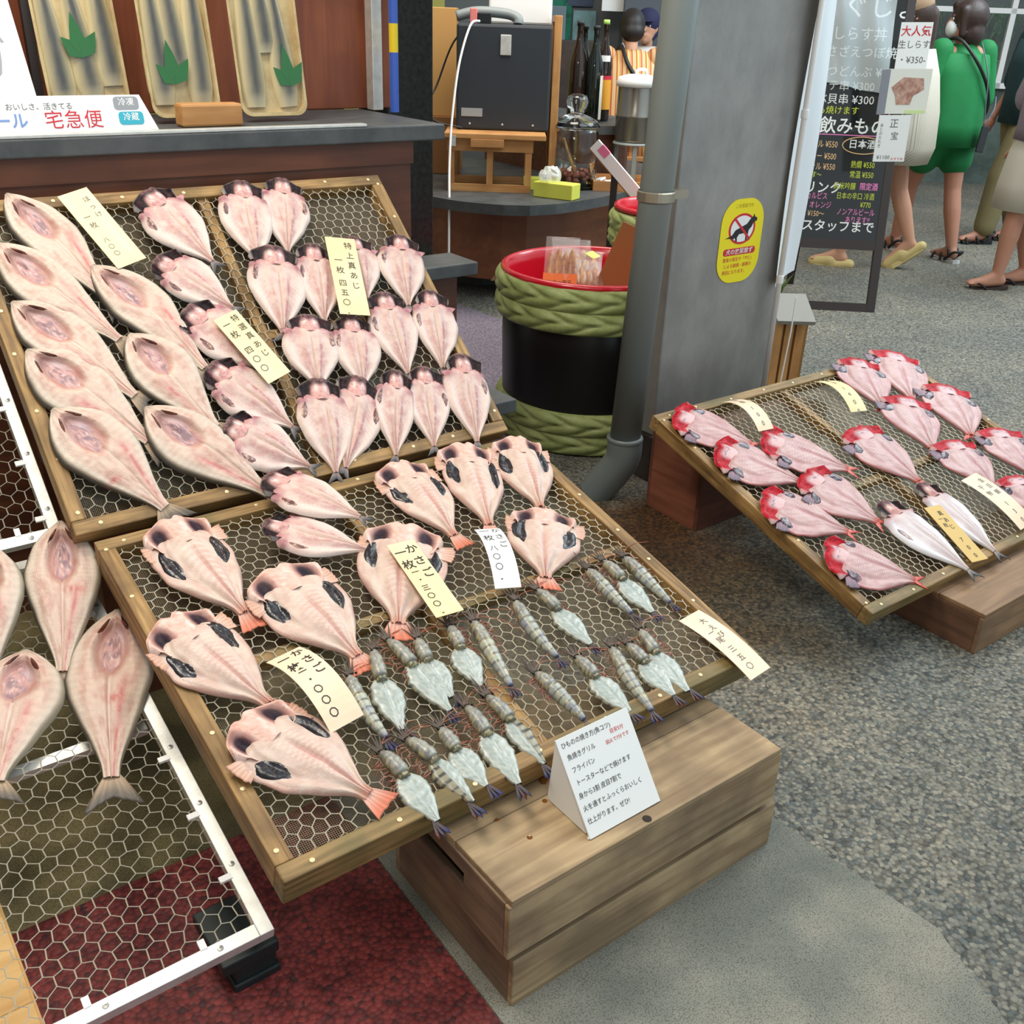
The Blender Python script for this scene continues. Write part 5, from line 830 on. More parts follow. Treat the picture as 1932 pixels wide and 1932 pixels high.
def notice(label, c, w_, h_, items, extra=None, m=None):
    t = thing('hanging_notice', label, 'notice', M=Mx(c, (.801, -.598, 0), (-.06, .02, 1), (-.598, -.801, 0))); MB().box(-w_ / 2, w_ / 2, -h_ / 2, h_ / 2, -.002, .002).build('paper', m or M_paper, t); fn = lambda x, y, l: (x, y, .002 + l)
    for k, (mm, it) in enumerate(items): letter(t, mm, it, fn, ('lettering', 'second_lettering')[k])
    return t
notice('white hanging notice with red and black handwriting, topmost beside the chalk board', (4.86, 3.179, 1.311), .158, .218, ((M_inkr, [('大人気', 0, .092, .05, {'off': .012})]), (M_inkg, [('生しらす', 0, .028, .04), ('・¥350-', 0, -.04, .042)])))
t = notice('plastic sleeve with a photograph of grilled fish hanging below the top notice', (4.782, 3.114, 1.112), .215, .205, (), m=mat('sleeve_paper', (226, 226, 214), .25))
MB().prism([(-.085, .02), (-.03, .065), (.07, .06), (.08, .01), (.03, -.02), (.02, -.06), (-.05, -.06), (-.06, -.02)][::-1], .002, .003).build('fish_photo', mat('photo_brown', (206, 170, 150), .4, c2=(150, 98, 80), nscale=30), t)
MB().box(-.14, -.10, -.105, .10, -.003, .003).build('grey_card', mat('sleeve_grey', (136, 138, 146), .5), t); MB().box(.0, .10, -.102, -.085, .0021, .0028).build('lime_strip', mat('pale_lime', (206, 226, 160), .6), t)
notice('white handwritten notice hanging lowest beside the chalk board', (4.663, 3.074, .901), .157, .215, ((M_inkg, [('正', .0, .09, .045), ('宝', .01, .03, .04), ('あじのたたき', -.06, .07, .018, {'v': 1, 'lh': 1.05}), ('¥1100', -.03, -.075, .026)]), (M_inkr, [('おすすめ', .04, -.088, .016)])))
# slatted planter between the pillar and the chalk board
t = thing('slatted_planter', 'slatted wooden planter stand behind the pillar with a grey tray', 'planter', (3.22, 2.42, 0), -.62)
for x in (-.055, -.012, .032): MB().box(x, x + .034, 0, .012, 0, .36, b=.001).build('slat', M_pinez, t)
MB().box(-.07, .08, .012, .2, 0, .34).build('inner_box', mat('planter_wood', (150, 112, 66), .7), t); MB().box(-.065, .085, -.02, .17, .36, .375, Matrix.Translation((0, 0, 0)) @ Matrix.Rotation(.35, 4, 'X') @ Matrix.Translation((0, .09, -.02))).build('grey_tray', mat('weathered_board', (140, 138, 130), .6), t)
t = thing('potted_plant', 'small dark green leafy plant behind the slatted planter tray', 'plant', (3.30, 2.62, .34)); rn = random.Random(4); b = MB()
for k in range(46):
    a = rn.random() * 6.28; l = rn.uniform(.06, .17); x, y = rn.uniform(-.05, .05), rn.uniform(-.05, .05); p = [(x, y, 0), (x + .02 * math.cos(a), y + .02 * math.sin(a), l * .6), (x + .055 * math.cos(a), y + .055 * math.sin(a), l)]; b.tube(p, [.002, .006, .001], 4)
b.build('leaves', mat('leaf_dark', (58, 92, 40), .5, c2=(104, 128, 52), nscale=30), t); MB().lathe([(.05, -.34), (.07, 0), (0, 0)], 16).build('pot', M_blackm, t)
tag(MB().tube([(3.155, 2.36, .46), (3.15, 2.355, .33), (3.12, 2.35, .02)], .003, 5).build('white_string', M_white), 'thin white string hanging from the banner tie over the planter', 'string')
# ------------------------------------------------------------------ people
def remesh(b, name, m, parent, vox=.009, sm=6):
    o = b.build('tmp', m); md = o.modifiers.new('r', 'REMESH'); md.mode = 'VOXEL'; md.voxel_size = vox; s = o.modifiers.new('s', 'SMOOTH'); s.factor = .5; s.iterations = sm
    dg = bpy.context.evaluated_depsgraph_get(); me = bpy.data.meshes.new_from_object(o.evaluated_get(dg)); bpy.data.objects.remove(o); me.polygons.foreach_set('use_smooth', [True] * len(me.polygons)); me.materials.clear(); me.materials.append(m)
    q = bpy.data.objects.new(name, me); C.objects.link(q); q.parent = parent; return q
def hand(b, wr, d, sidev, s=1.0, palmn=None):
    """palm and five fingers hanging along d from the wrist; sidev points to the thumb"""
    wr, d, sd = Vector(wr), Vector(d).normalized(), Vector(sidev).normalized(); n = d.cross(sd).normalized()
    b.ell(wr + d * .045 * s, (.040 * s, .046 * s, .016 * s), 12, 8, Matrix((sd, d, n)).transposed())
    for k, (o, l) in enumerate(((.029, .066), (.010, .074), (-.010, .070), (-.028, .055))):
        p0 = wr + d * .075 * s + sd * o * s; p1 = p0 + (d + n * .18) .normalized() * l * .5 * s; p2 = p1 + (d + n * .6).normalized() * l * .5 * s; b.cap(p0, .0085 * s, p1, .008 * s, 8); b.cap(p1, .008 * s, p2, .0065 * s, 8)
    p0 = wr + d * .03 * s + sd * .03 * s; p1 = p0 + (d * .7 + sd * .7).normalized() * .04 * s; p2 = p1 + (d + n * .3).normalized() * .028 * s; b.cap(p0, .011 * s, p1, .0095 * s, 8); b.cap(p1, .0095 * s, p2, .0075 * s, 8)
def mixv(a, b, t): return Vector(a) * (1 - t) + Vector(b) * t
def person(label, loc, rz, P, skin, group=None):
    """P: joints in the person's own frame (x right, y forward, z up)"""
    t = thing('person', label, 'person', loc, rz); b = MB(); g_ = lambda k: Vector(P[k])
    pel, ch, nk, hd = g_('pelvis'), g_('chest'), g_('neck'), g_('head'); b.cap(pel, .12, mixv(pel, ch, .5), .105).cap(mixv(pel, ch, .5), .105, ch, .12).cap(ch, .085, nk, .045); b.cap(nk, .046, mixv(nk, hd, .7), .046)
    for s in 'LR':
        b.cap(g_('sh' + s), .05, mixv(ch, nk, .4), .07); b.cap(g_('sh' + s), .046, g_('el' + s), .036).cap(g_('el' + s), .036, g_('wr' + s), .024); sgn = 1 if s == 'R' else -1
        hv = (g_('wr' + s) - g_('el' + s)).normalized(); hand(b, g_('wr' + s), hv + Vector((0, 0, -.4)), P.get('thumb', (0, 1, 0)), 1.0)
        b.cap(g_('hip' + s), .085, pel, .10); b.cap(g_('hip' + s), .083, g_('kn' + s), .054).cap(g_('kn' + s), .054, mixv(g_('kn' + s), g_('an' + s), .35), .056).cap(mixv(g_('kn' + s), g_('an' + s), .35), .056, g_('an' + s), .034)
        a, f = g_('an' + s), g_('toe' + s); hl = a + (a - f).normalized() * .03 + Vector((0, 0, -.04)); b.cap(a, .034, hl, .03); b.cap(hl, .030, mixv(hl, f, .6), .033).cap(mixv(hl, f, .6), .033, f, .02); b.cap(a, .034, mixv(hl, f, .65), .03)
        sd = (f - hl).normalized().cross(Vector((0, 0, 1)))
        for k in range(5): q = f + sd * (k - 2) * .014; b.cap(q, .010, q + (f - hl).normalized() * (.022 - .003 * abs(k - 1)), .007, 8)
    fw = Matrix.Rotation(P.get('turn', 0), 4, 'Z') @ Matrix.Rotation(P.get('nod', 0), 4, 'X'); H = lambda x, y, z: hd + fw @ Vector((x, y, z))
    b.ell(hd, (.073, .092, .105), 20, 14, fw); b.ell(H(0, .03, -.06), (.055, .06, .06), 16, 10, fw); b.cap(H(0, .088, .01), .011, H(0, .105, -.022), .014, 10); b.ell(H(0, .083, -.052), (.024, .012, .007), 12, 6, fw); b.ell(H(0, .082, -.064), (.021, .012, .007), 12, 6, fw); b.ell(H(0, .072, -.092), (.024, .02, .018), 12, 6, fw)
    for s in (1, -1): b.ell(H(.074 * s, -.01, -.005), (.012, .022, .032), 10, 8, fw); b.ell(H(.032 * s, .078, .028), (.022, .012, .008), 10, 6, fw)
    remesh(b, 'body', skin, t, .0085, 3)
    for s in (1, -1): MB().ell((0, 0, 0), (.012, .008, .010), 10, 8, fw).build('eye', mat('eye_white', (230, 228, 222), .2), t, True).location = H(.032 * s, .081, .010); MB().ell((0, 0, 0), (.006, .004, .006), 8, 6, fw).build('iris', mat('iris_brown', (44, 28, 20), .15), t, True).location = H(.032 * s, .087, .010)
    return t, H, fw, g_
def tub(t, name, m, caps, vox=.011, sm=8):
    b = MB()
    for a, ra, c, rc in caps: b.cap(a, ra, c, rc, 14)
    return remesh(b, name, m, t, vox, sm)
def cone(t, name, m, rings, th=.006, n=32, wav=0, seed=0):
    """open garment: rings of (centre, rx, ry) from top to bottom"""
    V = []; F = []; k = len(rings)
    for off in (0, th):
        for i, (c, rx, ry) in enumerate(rings):
            for j in range(n): a = 2 * math.pi * j / n; w_ = 1 + wav * (i / (k - 1)) * math.sin(a * 7 + seed); V.append((c[0] + (rx - off) * w_ * math.cos(a), c[1] + (ry - off) * w_ * math.sin(a), c[2]))
    for s in (0, 1):
        for i in range(k - 1):
            for j in range(n): q = (s * k + i) * n; f = (q + j, q + (j + 1) % n, q + n + (j + 1) % n, q + n + j); F.append(f if s == 0 else f[::-1])
    for j in range(n): F += [((k - 1) * n + j, (k - 1) * n + (j + 1) % n, (2 * k - 1) * n + (j + 1) % n, (2 * k - 1) * n + j), (j, (j + 1) % n, k * n + (j + 1) % n, k * n + j)]
    return mesh_obj(name, V, F, m, t, True)
def shoe(t, kind, a, f, m1, m2, name):
    a, f = Vector(a), Vector(f); hl = a + (a - f).normalized() * .03 + Vector((0, 0, -.04)); d = (f - hl); L = d.length + .085; d.normalize(); s = d.cross(Vector((0, 0, 1))).normalized(); n = s.cross(d).normalized(); o = hl - d * .04 - n * .035
    out = [(0, -.028), (.06, -.034), (.5 * L, -.034), (.75 * L, -.044), (.92 * L, -.036), (L, 0), (.92 * L, .034), (.75 * L, .042), (.5 * L, .034), (.06, .034), (0, .028), (-.012, 0)]; thk = .03 if kind in ('sandal', 'clog') else .014; M = Mx(o, d, s, n); par = MB().prism(out, -thk, 0, M).build(name, m2, t)
    if kind == 'clog': b = MB(); b.cap(M @ Vector((.45 * L, 0, .02)), .046, M @ Vector((.85 * L, 0, .012)), .038, 12).cap(M @ Vector((.0, 0, -.005)), .034, M @ Vector((.5 * L, 0, -.005)), .040, 12); q = remesh(b, 'clog_upper', m1, t, .008, 4); q.parent = par; return
    w_ = lambda *p: [M @ Vector(q) for q in p]
    S = [[(.42 * L, -.042, -.005), (.46 * L, -.034, .034), (.47 * L, .0, .05), (.46 * L, .034, .034), (.42 * L, .042, -.005)], [(.74 * L, -.046, -.005), (.74 * L, -.03, .03), (.74 * L, 0, .042), (.74 * L, .03, .03), (.74 * L, .046, -.005)], [(.3 * L, -.036, .0), (.0, -.038, .05), (-.02, 0, .055), (.0, .038, .05), (.3 * L, .036, .0)], [(.14 * L, -.036, .02), (.2 * L, -.034, .07), (.28 * L, 0, .078), (.2 * L, .034, .07), (.14 * L, .036, .02)]] if kind == 'sandal' else [[(.5 * L, -.04, -.004), (.66 * L, -.026, .03), (.8 * L, 0, .024), (.82 * L, 0, -.002)], [(.5 * L, .04, -.004), (.66 * L, .026, .03), (.8 * L, 0, .024)]]
    for q in S: MB().tube(curve_pts(w_(*q), 5), .009 if kind == 'sandal' else .006, 6).build('strap', m1, par, True)
def walk(H, stride=.22, lift=0, armf=0, hipx=.085, swap=1, lead=.5):
    k = H / 1.6; L, R = ('L', 'R') if swap > 0 else ('R', 'L'); P = {'pelvis': (0, 0, .86 * k), 'chest': (0, .015, 1.17 * k), 'neck': (0, .0, 1.36 * k), 'head': (0, .03, 1.485 * k)}
    for s, f, x in ((L, stride, -1 if L == 'L' else 1), (R, -stride, -1 if R == 'L' else 1)):
        fr = f > 0; P['hip' + s] = (x * hipx, 0, .83 * k); P['an' + s] = (x * hipx * .9, f * (1 if fr else 1.0), .085 * k + (0 if fr else lift)); P['kn' + s] = (x * hipx, f * .55 + .035, .455 * k + (0 if fr else lift * .3)); d = (0, .15, -.05 * k) if fr or not lift else (0, .12, -.085 * k - lift * .6); P['toe' + s] = tuple(Vector(P['an' + s]) + Vector(d)); P['sh' + s] = (x * .165, 0, 1.31 * k); P['el' + s] = (x * .215, -.03 - f * armf, 1.04 * k); P['wr' + s] = (x * .215, .05 - f * armf * 1.5, .82 * k)
    return P
# woman in green
G1 = mat('green_cloth', (8, 112, 56), .75, bump=.25, bscale=40, c2=(14, 124, 64), nscale=5)
P = walk(1.56, .2, .0, .0); P['turn'] = 1.0; P['wrL'] = (-.12, .2, .98); P['elL'] = (-.22, .0, .98); P['wrR'] = (.14, .22, 1.0); P['elR'] = (.23, .0, 1.0)
t, H, fw, g_ = person('person in green top and green shorts with a white mask and crossbody phone strap', (6.45, 3.86, 0), -.35, P, mat('skin_tan', (178, 124, 100), .55))
cone(t, 'green_top', G1, [(mixv(g_('chest'), g_('neck'), .95), .062, .06), (mixv(g_('chest'), g_('neck'), .7), .12, .085), ((0, .0, 1.26), .185, .115), ((0, .0, 1.15), .205, .145), ((0, -.005, 1.0), .205, .16), ((0, -.01, .85), .215, .17), ((0, -.015, .72), .225, .18)], wav=.03)
for s in 'LR': tub(t, 'sleeve', G1, [(g_('sh' + s), .075, g_('el' + s), .068), (g_('el' + s), .068, mixv(g_('el' + s), g_('wr' + s), .6), .062)])
tub(t, 'shorts', G1, [(g_('pelvis'), .15, g_('pelvis'), .15)] + [(g_('hip' + s), .125, mixv(g_('hip' + s), g_('kn' + s), .48), .11) for s in 'LR'])
b = MB(); b.ell(H(0, -.018, .022), (.098, .112, .112), 18, 12, fw); b.ell(H(0, -.045, -.07), (.092, .075, .10), 18, 12, fw); b.cap(H(.07, .03, .06), .028, H(.078, .02, -.08), .02).cap(H(-.07, .03, .06), .028, H(-.078, .02, -.08), .02).cap(H(.0, .07, .085), .03, H(.05, .06, .06), .03); remesh(b, 'bob_hair', mat('brown_black_hair', (50, 34, 30), .45, bump=.6, bscale=120, stretch=(1, 1, .1)), t, .01, 4)
b = MB(); b.ell(H(0, .072, -.045), (.058, .045, .055), 16, 10, fw); remesh(b, 'face_mask', mat('mask_white', (226, 230, 232), .7), t, .009, 4); MB().tube([H(.05, .07, -.03), H(.078, .0, .01)], .002, 5).tube([H(-.05, .07, -.03), H(-.078, .0, .01)], .002, 5).build('mask_loop', M_paper, t)
MB().tube(curve_pts([(-.10, .12, 1.30), (-.09, -.03, 1.35), (-.02, -.145, 1.24), (.10, -.165, 1.08), (.2, -.09, .93), (.235, .04, .86)]), .011, 8).build('crossbody_strap', M_black, t, True)
MB().tube(curve_pts([(.06, -.08, 1.33), (.08, -.17, 1.15), (.10, -.195, .95), (.11, -.2, .86)]), .004, 6).tube(curve_pts([(.11, -.2, .86), (.17, -.19, .95), (.24, -.1, 1.02)]), .004, 6).build('phone_cord', mat('cord_grey', (96, 104, 116), .5), t, True)
o = MB().box(-.04, .04, -.006, .006, -.08, .08, b=.006).build('phone', M_black, t); o.location = (.115, -.21, .775); o.rotation_euler = (0, .1, .3)
for s in 'LR': shoe(t, 'sandal', P['an' + s], P['toe' + s], M_black, mat('sole_white', (206, 206, 204), .6), 'sandal')
# person in the beige striped shirt, clogs
def striped(name, cols, sc_, axis=0, rough=.75):
    m = bpy.data.materials.new(name); m.use_nodes = True; n = m.node_tree; bb = n.nodes['Principled BSDF']; bb.inputs['Roughness'].default_value = rough; tc = n.nodes.new('ShaderNodeTexCoord'); sp = n.nodes.new('ShaderNodeSeparateXYZ'); n.links.new(tc.outputs['Object'], sp.inputs[0]); mu = n.nodes.new('ShaderNodeMath'); mu.operation = 'MULTIPLY'; mu.inputs[1].default_value = sc_; n.links.new(sp.outputs[axis], mu.inputs[0]); fr = n.nodes.new('ShaderNodeMath'); fr.operation = 'FRACT'; n.links.new(mu.outputs[0], fr.inputs[0]); r = n.nodes.new('ShaderNodeValToRGB'); r.color_ramp.interpolation = 'CONSTANT'; n.links.new(fr.outputs[0], r.inputs[0]); e = r.color_ramp.elements
    for i, (p, c) in enumerate(cols): q = e[i] if i < 2 else e.new(p); q.position = p; q.color = rgba(c)
    n.links.new(r.outputs[0], bb.inputs[0]); return m
BG = striped('beige_stripe', [(0, (214, 208, 192)), (.7, (176, 168, 148))], 110)
P = walk(1.58, .2, .09, .0); P['turn'] = .3; P['wrL'] = (-.14, .2, .98); P['wrR'] = (.2, .14, .92)
t, H, fw, g_ = person('person in a loose beige striped shirt and clogs walking behind the hanging notices', (5.80, 3.80, 0), .5, P, mat('skin_light', (206, 154, 126), .55))
cone(t, 'striped_shirt', BG, [(mixv(g_('chest'), g_('neck'), .95), .066, .064), (mixv(g_('chest'), g_('neck'), .7), .13, .09), ((0, .0, 1.29), .2, .13), ((0, .0, 1.15), .24, .18), ((0, -.01, .95), .265, .21), ((0, -.02, .75), .265, .215), ((0, -.02, .655), .22, .19)], wav=.03)
for s in 'LR': tub(t, 'sleeve', BG, [(g_('sh' + s), .095, g_('el' + s), .098), (g_('el' + s), .098, mixv(g_('el' + s), g_('wr' + s), .4), .085)])
b = MB(); b.ell(H(0, -.02, .012), (.09, .105, .10), 18, 12, fw).cap(H(0, -.1, .0), .05, H(.0, -.12, -.2), .032); remesh(b, 'ponytail_hair', mat('dark_brown_hair', (60, 44, 38), .5, bump=.6, bscale=120, stretch=(1, 1, .1)), t, .01, 4)
cp_ = mat('cap_beige', (160, 132, 104), .8); b = MB(); b.ell(H(0, 0, .055), (.094, .11, .085), 18, 10, fw); o = remesh(b, 'cap', cp_, t, .01, 3); MB().prism([(.06 * math.cos(a), .05 + .12 * math.sin(a)) for a in [math.pi * k / 12 for k in range(13)]], .0, .008, Matrix.Translation(H(0, .03, .05)) @ fw).build('cap_brim', cp_, o)
for s in 'LR': shoe(t, 'clog', P['an' + s], P['toe' + s], mat('clog_cream', (206, 186, 126), .6), MATS['clog_cream'], 'clog')
b = MB(); b.cap((.24, .06, .86), .055, (.24, .07, .76), .075, 14); o = remesh(b, 'tmpb', mat('bag_pink', (226, 92, 152), .5), None, .01, 6); o.name = 'shoulder_bag'; o.matrix_world = t.matrix_basis if False else Matrix.Translation((5.80, 3.80, 0)) @ Matrix.Rotation(.5, 4, 'Z'); MB().tube(curve_pts([(.24, .05, .92), (.22, .0, 1.1), (.12, -.02, 1.36), (.05, .08, 1.33)]), .006, 6).build('strap', MATS['bag_pink'], o); tag(o, 'small pink bag hanging at the side of the beige striped shirt', 'bag')
# person in the mauve top and white skirt at the edge of the frame
P = walk(1.56, .12, .0, .0); P['elL'] = (-.25, .03, 1.0); P['wrL'] = (-.27, .10, .79); P['elR'] = (.25, .03, 1.0)
t, H, fw, g_ = person('person in a mauve grey top, white skirt and dark flip-flops at the right edge', (6.12, 3.04, 0), .92, P, mat('skin_mid', (190, 136, 112), .55))
MV = mat('mauve_cloth', (122, 110, 120), .85, bump=.2, bscale=30)
cone(t, 'mauve_top', MV, [(mixv(g_('chest'), g_('neck'), .95), .066, .064), (mixv(g_('chest'), g_('neck'), .7), .125, .09), ((0, .0, 1.27), .19, .12), ((0, .0, 1.1), .2, .15), ((0, .0, .9), .2, .155), ((0, 0, .84), .205, .16)], wav=.03)
for s in 'LR': tub(t, 'sleeve', MV, [(g_('sh' + s), .09, mixv(g_('sh' + s), g_('el' + s), .8), .095)])
cone(t, 'white_skirt', mat('skirt_white', (212, 206, 192), .8), [((0, 0, .88), .165, .14), ((0, 0, .78), .2, .165), ((0, .0, .6), .215, .19), ((0, .0, .46), .225, .2)], wav=.03)
b = MB(); b.ell(H(0, -.02, .02), (.09, .105, .105), 18, 12, fw).cap(H(0, -.06, -.02), .075, H(.0, -.07, -.16), .06); remesh(b, 'hair', M_hair, t, .01, 4)
for s in 'LR': shoe(t, 'flip', P['an' + s], P['toe' + s], M_blackm, mat('flipflop_sole', (60, 44, 38), .7), 'flip_flop')
# person in dark teal shirt and khaki trousers behind
P = walk(1.66, .16, .0, .3); t, H, fw, g_ = person('person in a dark teal shirt, khaki trousers and black strappy sandals behind the green top', (7.42, 3.86, 0), 1.0, P, MATS['skin_tan'])
TL = mat('teal_cloth', (22, 58, 62), .8, bump=.2, bscale=30); KH = mat('khaki_cloth', (124, 114, 78), .8, bump=.3, bscale=24)
cone(t, 'teal_shirt', TL, [(mixv(g_('chest'), g_('neck'), .95), .07, .066), (mixv(g_('chest'), g_('neck'), .7), .13, .095), ((0, .0, 1.36), .21, .13), ((0, .0, 1.2), .225, .16), ((0, .0, 1.0), .215, .16), ((0, 0, .82), .215, .165)], wav=.03)
for s in 'LR': tub(t, 'sleeve', TL, [(g_('sh' + s), .085, mixv(g_('sh' + s), g_('el' + s), .95), .085)]); 
for s in 'LR': tub(t, 'trouser_leg', KH, [(g_('hip' + s), .125, g_('kn' + s), .095), (g_('kn' + s), .095, mixv(g_('kn' + s), g_('an' + s), .9), .078)])
b = MB(); b.ell(H(0, -.015, .03), (.088, .105, .10), 18, 12, fw); remesh(b, 'hair', M_hair, t, .01, 4)
for s in 'LR': shoe(t, 'sandal', P['an' + s], P['toe' + s], M_black, M_black, 'sandal')
# seated person in the orange striped shirt
P = {'pelvis': (0, 0, .52), 'chest': (0, .10, .90), 'neck': (0, .13, 1.10), 'head': (0, .19, 1.225), 'nod': -.35}
for s, x in (('L', -1), ('R', 1)): P.update({'hip' + s: (x * .1, .02, .52), 'kn' + s: (x * .13, .42, .50), 'an' + s: (x * .13, .40, .09), 'toe' + s: (x * .14, .55, .04), 'sh' + s: (x * .175, .09, 1.05), 'el' + s: (x * .24, .2, .80), 'wr' + s: (x * .12, .40, .84)})
z0 = .10; t, H, fw, g_ = person('person sitting with their back turned in an orange striped shirt with a black strap', (5.20, 5.55, z0), -.62, P, MATS['skin_light'])
OS = striped('orange_stripe', [(0, (236, 196, 150)), (.34, (200, 110, 40)), (.48, (240, 214, 130)), (.66, (228, 170, 130)), (.86, (200, 110, 40))], 15)
cone(t, 'striped_shirt', OS, [((0, .135, 1.10), .07, .062), ((0, .12, 1.075), .14, .085), ((0, .10, 1.0), .205, .125), ((0, .08, .88), .215, .15), ((0, .04, .7), .20, .155), ((0, .0, .52), .20, .165), ((0, -.02, .42), .205, .17)], wav=.02)
for s in 'LR': tub(t, 'sleeve', OS, [(g_('sh' + s), .075, g_('el' + s), .072)])
tub(t, 'trousers', M_blackm, [(g_('pelvis'), .15, g_('pelvis'), .15)] + [(g_('hip' + s), .11, g_('kn' + s), .085) for s in 'LR'] + [(g_('kn' + s), .085, g_('an' + s), .07) for s in 'LR'])
b = MB(); b.ell(H(0, -.015, .022), (.092, .112, .108), 18, 12, fw).ell(H(0, -.05, -.03), (.085, .07, .075), 14, 10, fw); remesh(b, 'short_hair', M_hair, t, .01, 3)
MB().tube(curve_pts([(-.09, .2, 1.06), (-.08, .06, 1.12), (-.03, -.035, 1.0), (.08, -.075, .86), (.19, -.04, .72), (.215, .05, .64)]), .014, 8).build('black_strap', M_black, t, True)
for s in 'LR': shoe(t, 'flip', P['an' + s], P['toe' + s], M_blackm, M_blackm, 'shoe')
t = thing('wooden_chair', 'orange-brown wooden chair under the person in the striped shirt', 'chair', (5.17, 5.52, 0), -.62)
MB().box(-.21, .21, -.2, .2, .50, .53, b=.004).build('seat', M_pine, t)
for x in (-.19, .16):
    for y in (-.19, .16): MB().box(x, x + .03, y, y + .03, 0, .50 if y > 0 else .78).build('leg', M_pinez, t)
MB().box(-.19, .19, -.195, -.172, .60, .78, b=.003).build('backrest', M_pine, t)
# person in the navy cap beyond
P = {'pelvis': (0, 0, .52), 'chest': (0, .06, .90), 'neck': (0, .08, 1.10), 'head': (0, .12, 1.235)}
for s, x in (('L', -1), ('R', 1)): P.update({'hip' + s: (x * .1, .02, .52), 'kn' + s: (x * .13, .42, .50), 'an' + s: (x * .13, .40, .09), 'toe' + s: (x * .14, .55, .04), 'sh' + s: (x * .17, .05, 1.05), 'el' + s: (x * .23, .14, .80), 'wr' + s: (x * .12, .34, .84)})
t, H, fw, g_ = person('person in a navy cap and white shirt beyond the striped shirt', (6.17, 6.42, .10), 2.2, P, MATS['skin_light']); NV = mat('navy_cloth', (40, 42, 78), .8)
cone(t, 'white_shirt', M_paper, [((0, .085, 1.10), .07, .062), ((0, .075, 1.075), .14, .085), ((0, .06, 1.0), .2, .125), ((0, .05, .85), .21, .15), ((0, .0, .52), .20, .165), ((0, -.02, .42), .205, .17)])
for s in 'LR': tub(t, 'sleeve', M_paper, [(g_('sh' + s), .075, g_('el' + s), .07)])
tub(t, 'trousers', M_blackm, [(g_('pelvis'), .15, g_('pelvis'), .15)] + [(g_('hip' + s), .11, g_('kn' + s), .085) for s in 'LR'] + [(g_('kn' + s), .085, g_('an' + s), .07) for s in 'LR'])
b = MB(); b.ell(H(0, -.01, .045), (.098, .115, .095), 18, 10, fw).ell(H(0, -.05, -.02), (.092, .075, .09), 14, 10, fw); o = remesh(b, 'cap', NV, t, .01, 3); MB().prism([(.06 * math.cos(a), .05 + .12 * math.sin(a)) for a in [math.pi * k / 12 for k in range(13)]], 0, .008, Matrix.Translation(H(0, .03, .04)) @ fw).build('cap_brim', NV, o)
tag(MB().box(-.24, .24, -.2, .2, .12, .55, b=.01).build('stool', M_pine), 'plain wooden stool under the person in the navy cap', 'stool').location = (6.17, 6.42, 0)
# ------------------------------------------------------------------ far background
def facing(name, label, cat, c, w_, h_, m, d=.05):
    o = MB().box(-w_ / 2, w_ / 2, 0, d, 0, h_, b=.004).build(name, m); o.location = c; o.rotation_euler = (0, 0, FR); return tag(o, label, cat)
facing('teal_poster', 'green poster with dark shapes on the far wall', 'poster', (6.09, 7.58, 1.14), .36, .98, mat('poster_green', (24, 122, 96), .7, c2=(16, 70, 60), nscale=5, lo=.5, hi=.6), .02)
facing('metal_cabinet', 'dark brown metal cabinet in the dim shop interior', 'cabinet', (5.58, 6.62, 0), .46, 1.22, mat('cabinet_brown', (70, 58, 54), .5, c2=(52, 44, 42), nscale=8), .4)
facing('blue_tarp_box', 'blue-grey box standing on top of the dark metal cabinet', 'box', (5.46, 6.80, 1.2205), .24, .24, mat('box_bluegrey', (96, 112, 122), .6), .16)
o = facing('interior_column', 'dark blue-grey column behind the seated person', 'column', (6.42, 6.74, 0), .36, 2.6, mat('column_grey', (82, 90, 96), .6), .3)
o = facing('light_sign', 'white sign plate near the top of the blue-grey column', 'sign', (6.35, 6.90, 1.44), .42, .2, M_paper, .02)
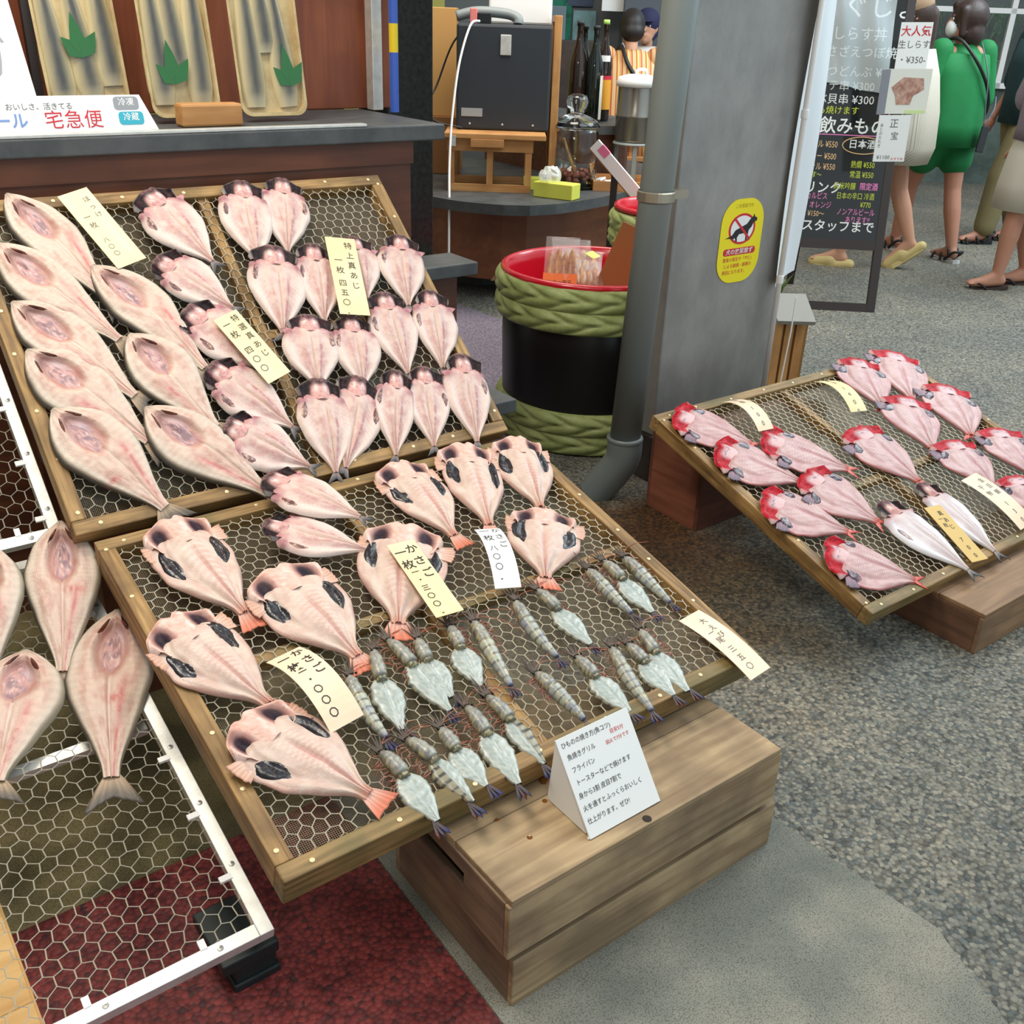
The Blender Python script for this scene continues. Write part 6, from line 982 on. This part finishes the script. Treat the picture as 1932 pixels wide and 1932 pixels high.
for k, (x, y, z, w_, h_, c, lb) in enumerate(((6.9, 7.0, .9, .22, 1.0, (214, 214, 214), 'tall white poster at the right of the blue-grey column'), (6.33, 7.41, 1.08, .2, .36, (150, 196, 204), 'pale blue poster with a green mark left of the column'), (6.29, 7.43, 1.47, .22, .3, (70, 84, 110), 'small dark blue poster above the pale blue one'))): facing('wall_poster', lb, 'poster', (x, y, z), w_, h_, mat('poster_%d' % k, c, .6, c2=tuple(int(v * .8) for v in c), nscale=9), .015)
q = struct(MB().box(-2.4, 1.0, .022, .1, 0, 3).build('wall_rear', mat('far_wall', (104, 108, 110), .7))); q.location = (6.4, 7.36, 0); q.rotation_euler = (0, 0, FR)
# shop window with plants across the street
ox, oy = 9.7, 6.1; t = struct(MB().box(-.9, 2.2, .5, .6, 0, 3).build('wall_across', mat('across_wall', (96, 110, 104), .7, c2=(60, 76, 70), nscale=3))); t.location = (ox, oy, 0); t.rotation_euler = (0, 0, FR - .1)
for k, (x0, x1, z0, z1) in enumerate(((-.9, 2.2, 1.555, 1.60), (-.9, 2.2, .9, .95), (-.22, -.16, .0, 2.4), (.62, .67, .9, 2.4), (1.5, 1.55, .9, 2.4))):
    q = struct(MB().box(x0, x1, -.02, .03, z0, z1).build('window_1_frame', M_white)); q.location = (ox, oy, 0); q.rotation_euler = (0, 0, FR - .1)
q = struct(MB().box(-.16, 2.2, 0, .006, .95, 2.4).build('window_1', M_glass)); q.location = (ox, oy, 0); q.rotation_euler = (0, 0, FR - .1)
M_lf = mat('window_leaf', (40, 92, 54), .5, c2=(96, 150, 96), nscale=20); rn = random.Random(3)
for k in range(6):
    b = MB(); x = -.05 + k * .36
    for j in range(70): a = rn.random() * 6.28; e = rn.uniform(.08, .26); b.tube([(0, 0, .1 + rn.random() * .5), (e * .5 * math.cos(a), e * .4 * math.sin(a), .25 + rn.random() * .4), (e * math.cos(a), e * .6 * math.sin(a), .15 + rn.random() * .55)], [.004, .018, .002], 4)
    b.lathe([(.1, -.95 + .95), (.12, .2), (0, .2)], 12); q = b.build('window_plant', M_lf); c, s = math.cos(FR - .1), math.sin(FR - .1); q.location = (ox + x * c - .3 * s, oy + x * s + .3 * c, .95); tag(q, 'leafy green plant behind the white framed window across the street', 'plant', 'plants in the window across the street')
struct(MB().box(-.9, 2.2, .03, .5, 0, .95).build('wall_under_window', MATS['across_wall'])).matrix_world = Matrix.Translation((ox, oy, 0)) @ Matrix.Rotation(FR - .1, 4, 'Z')
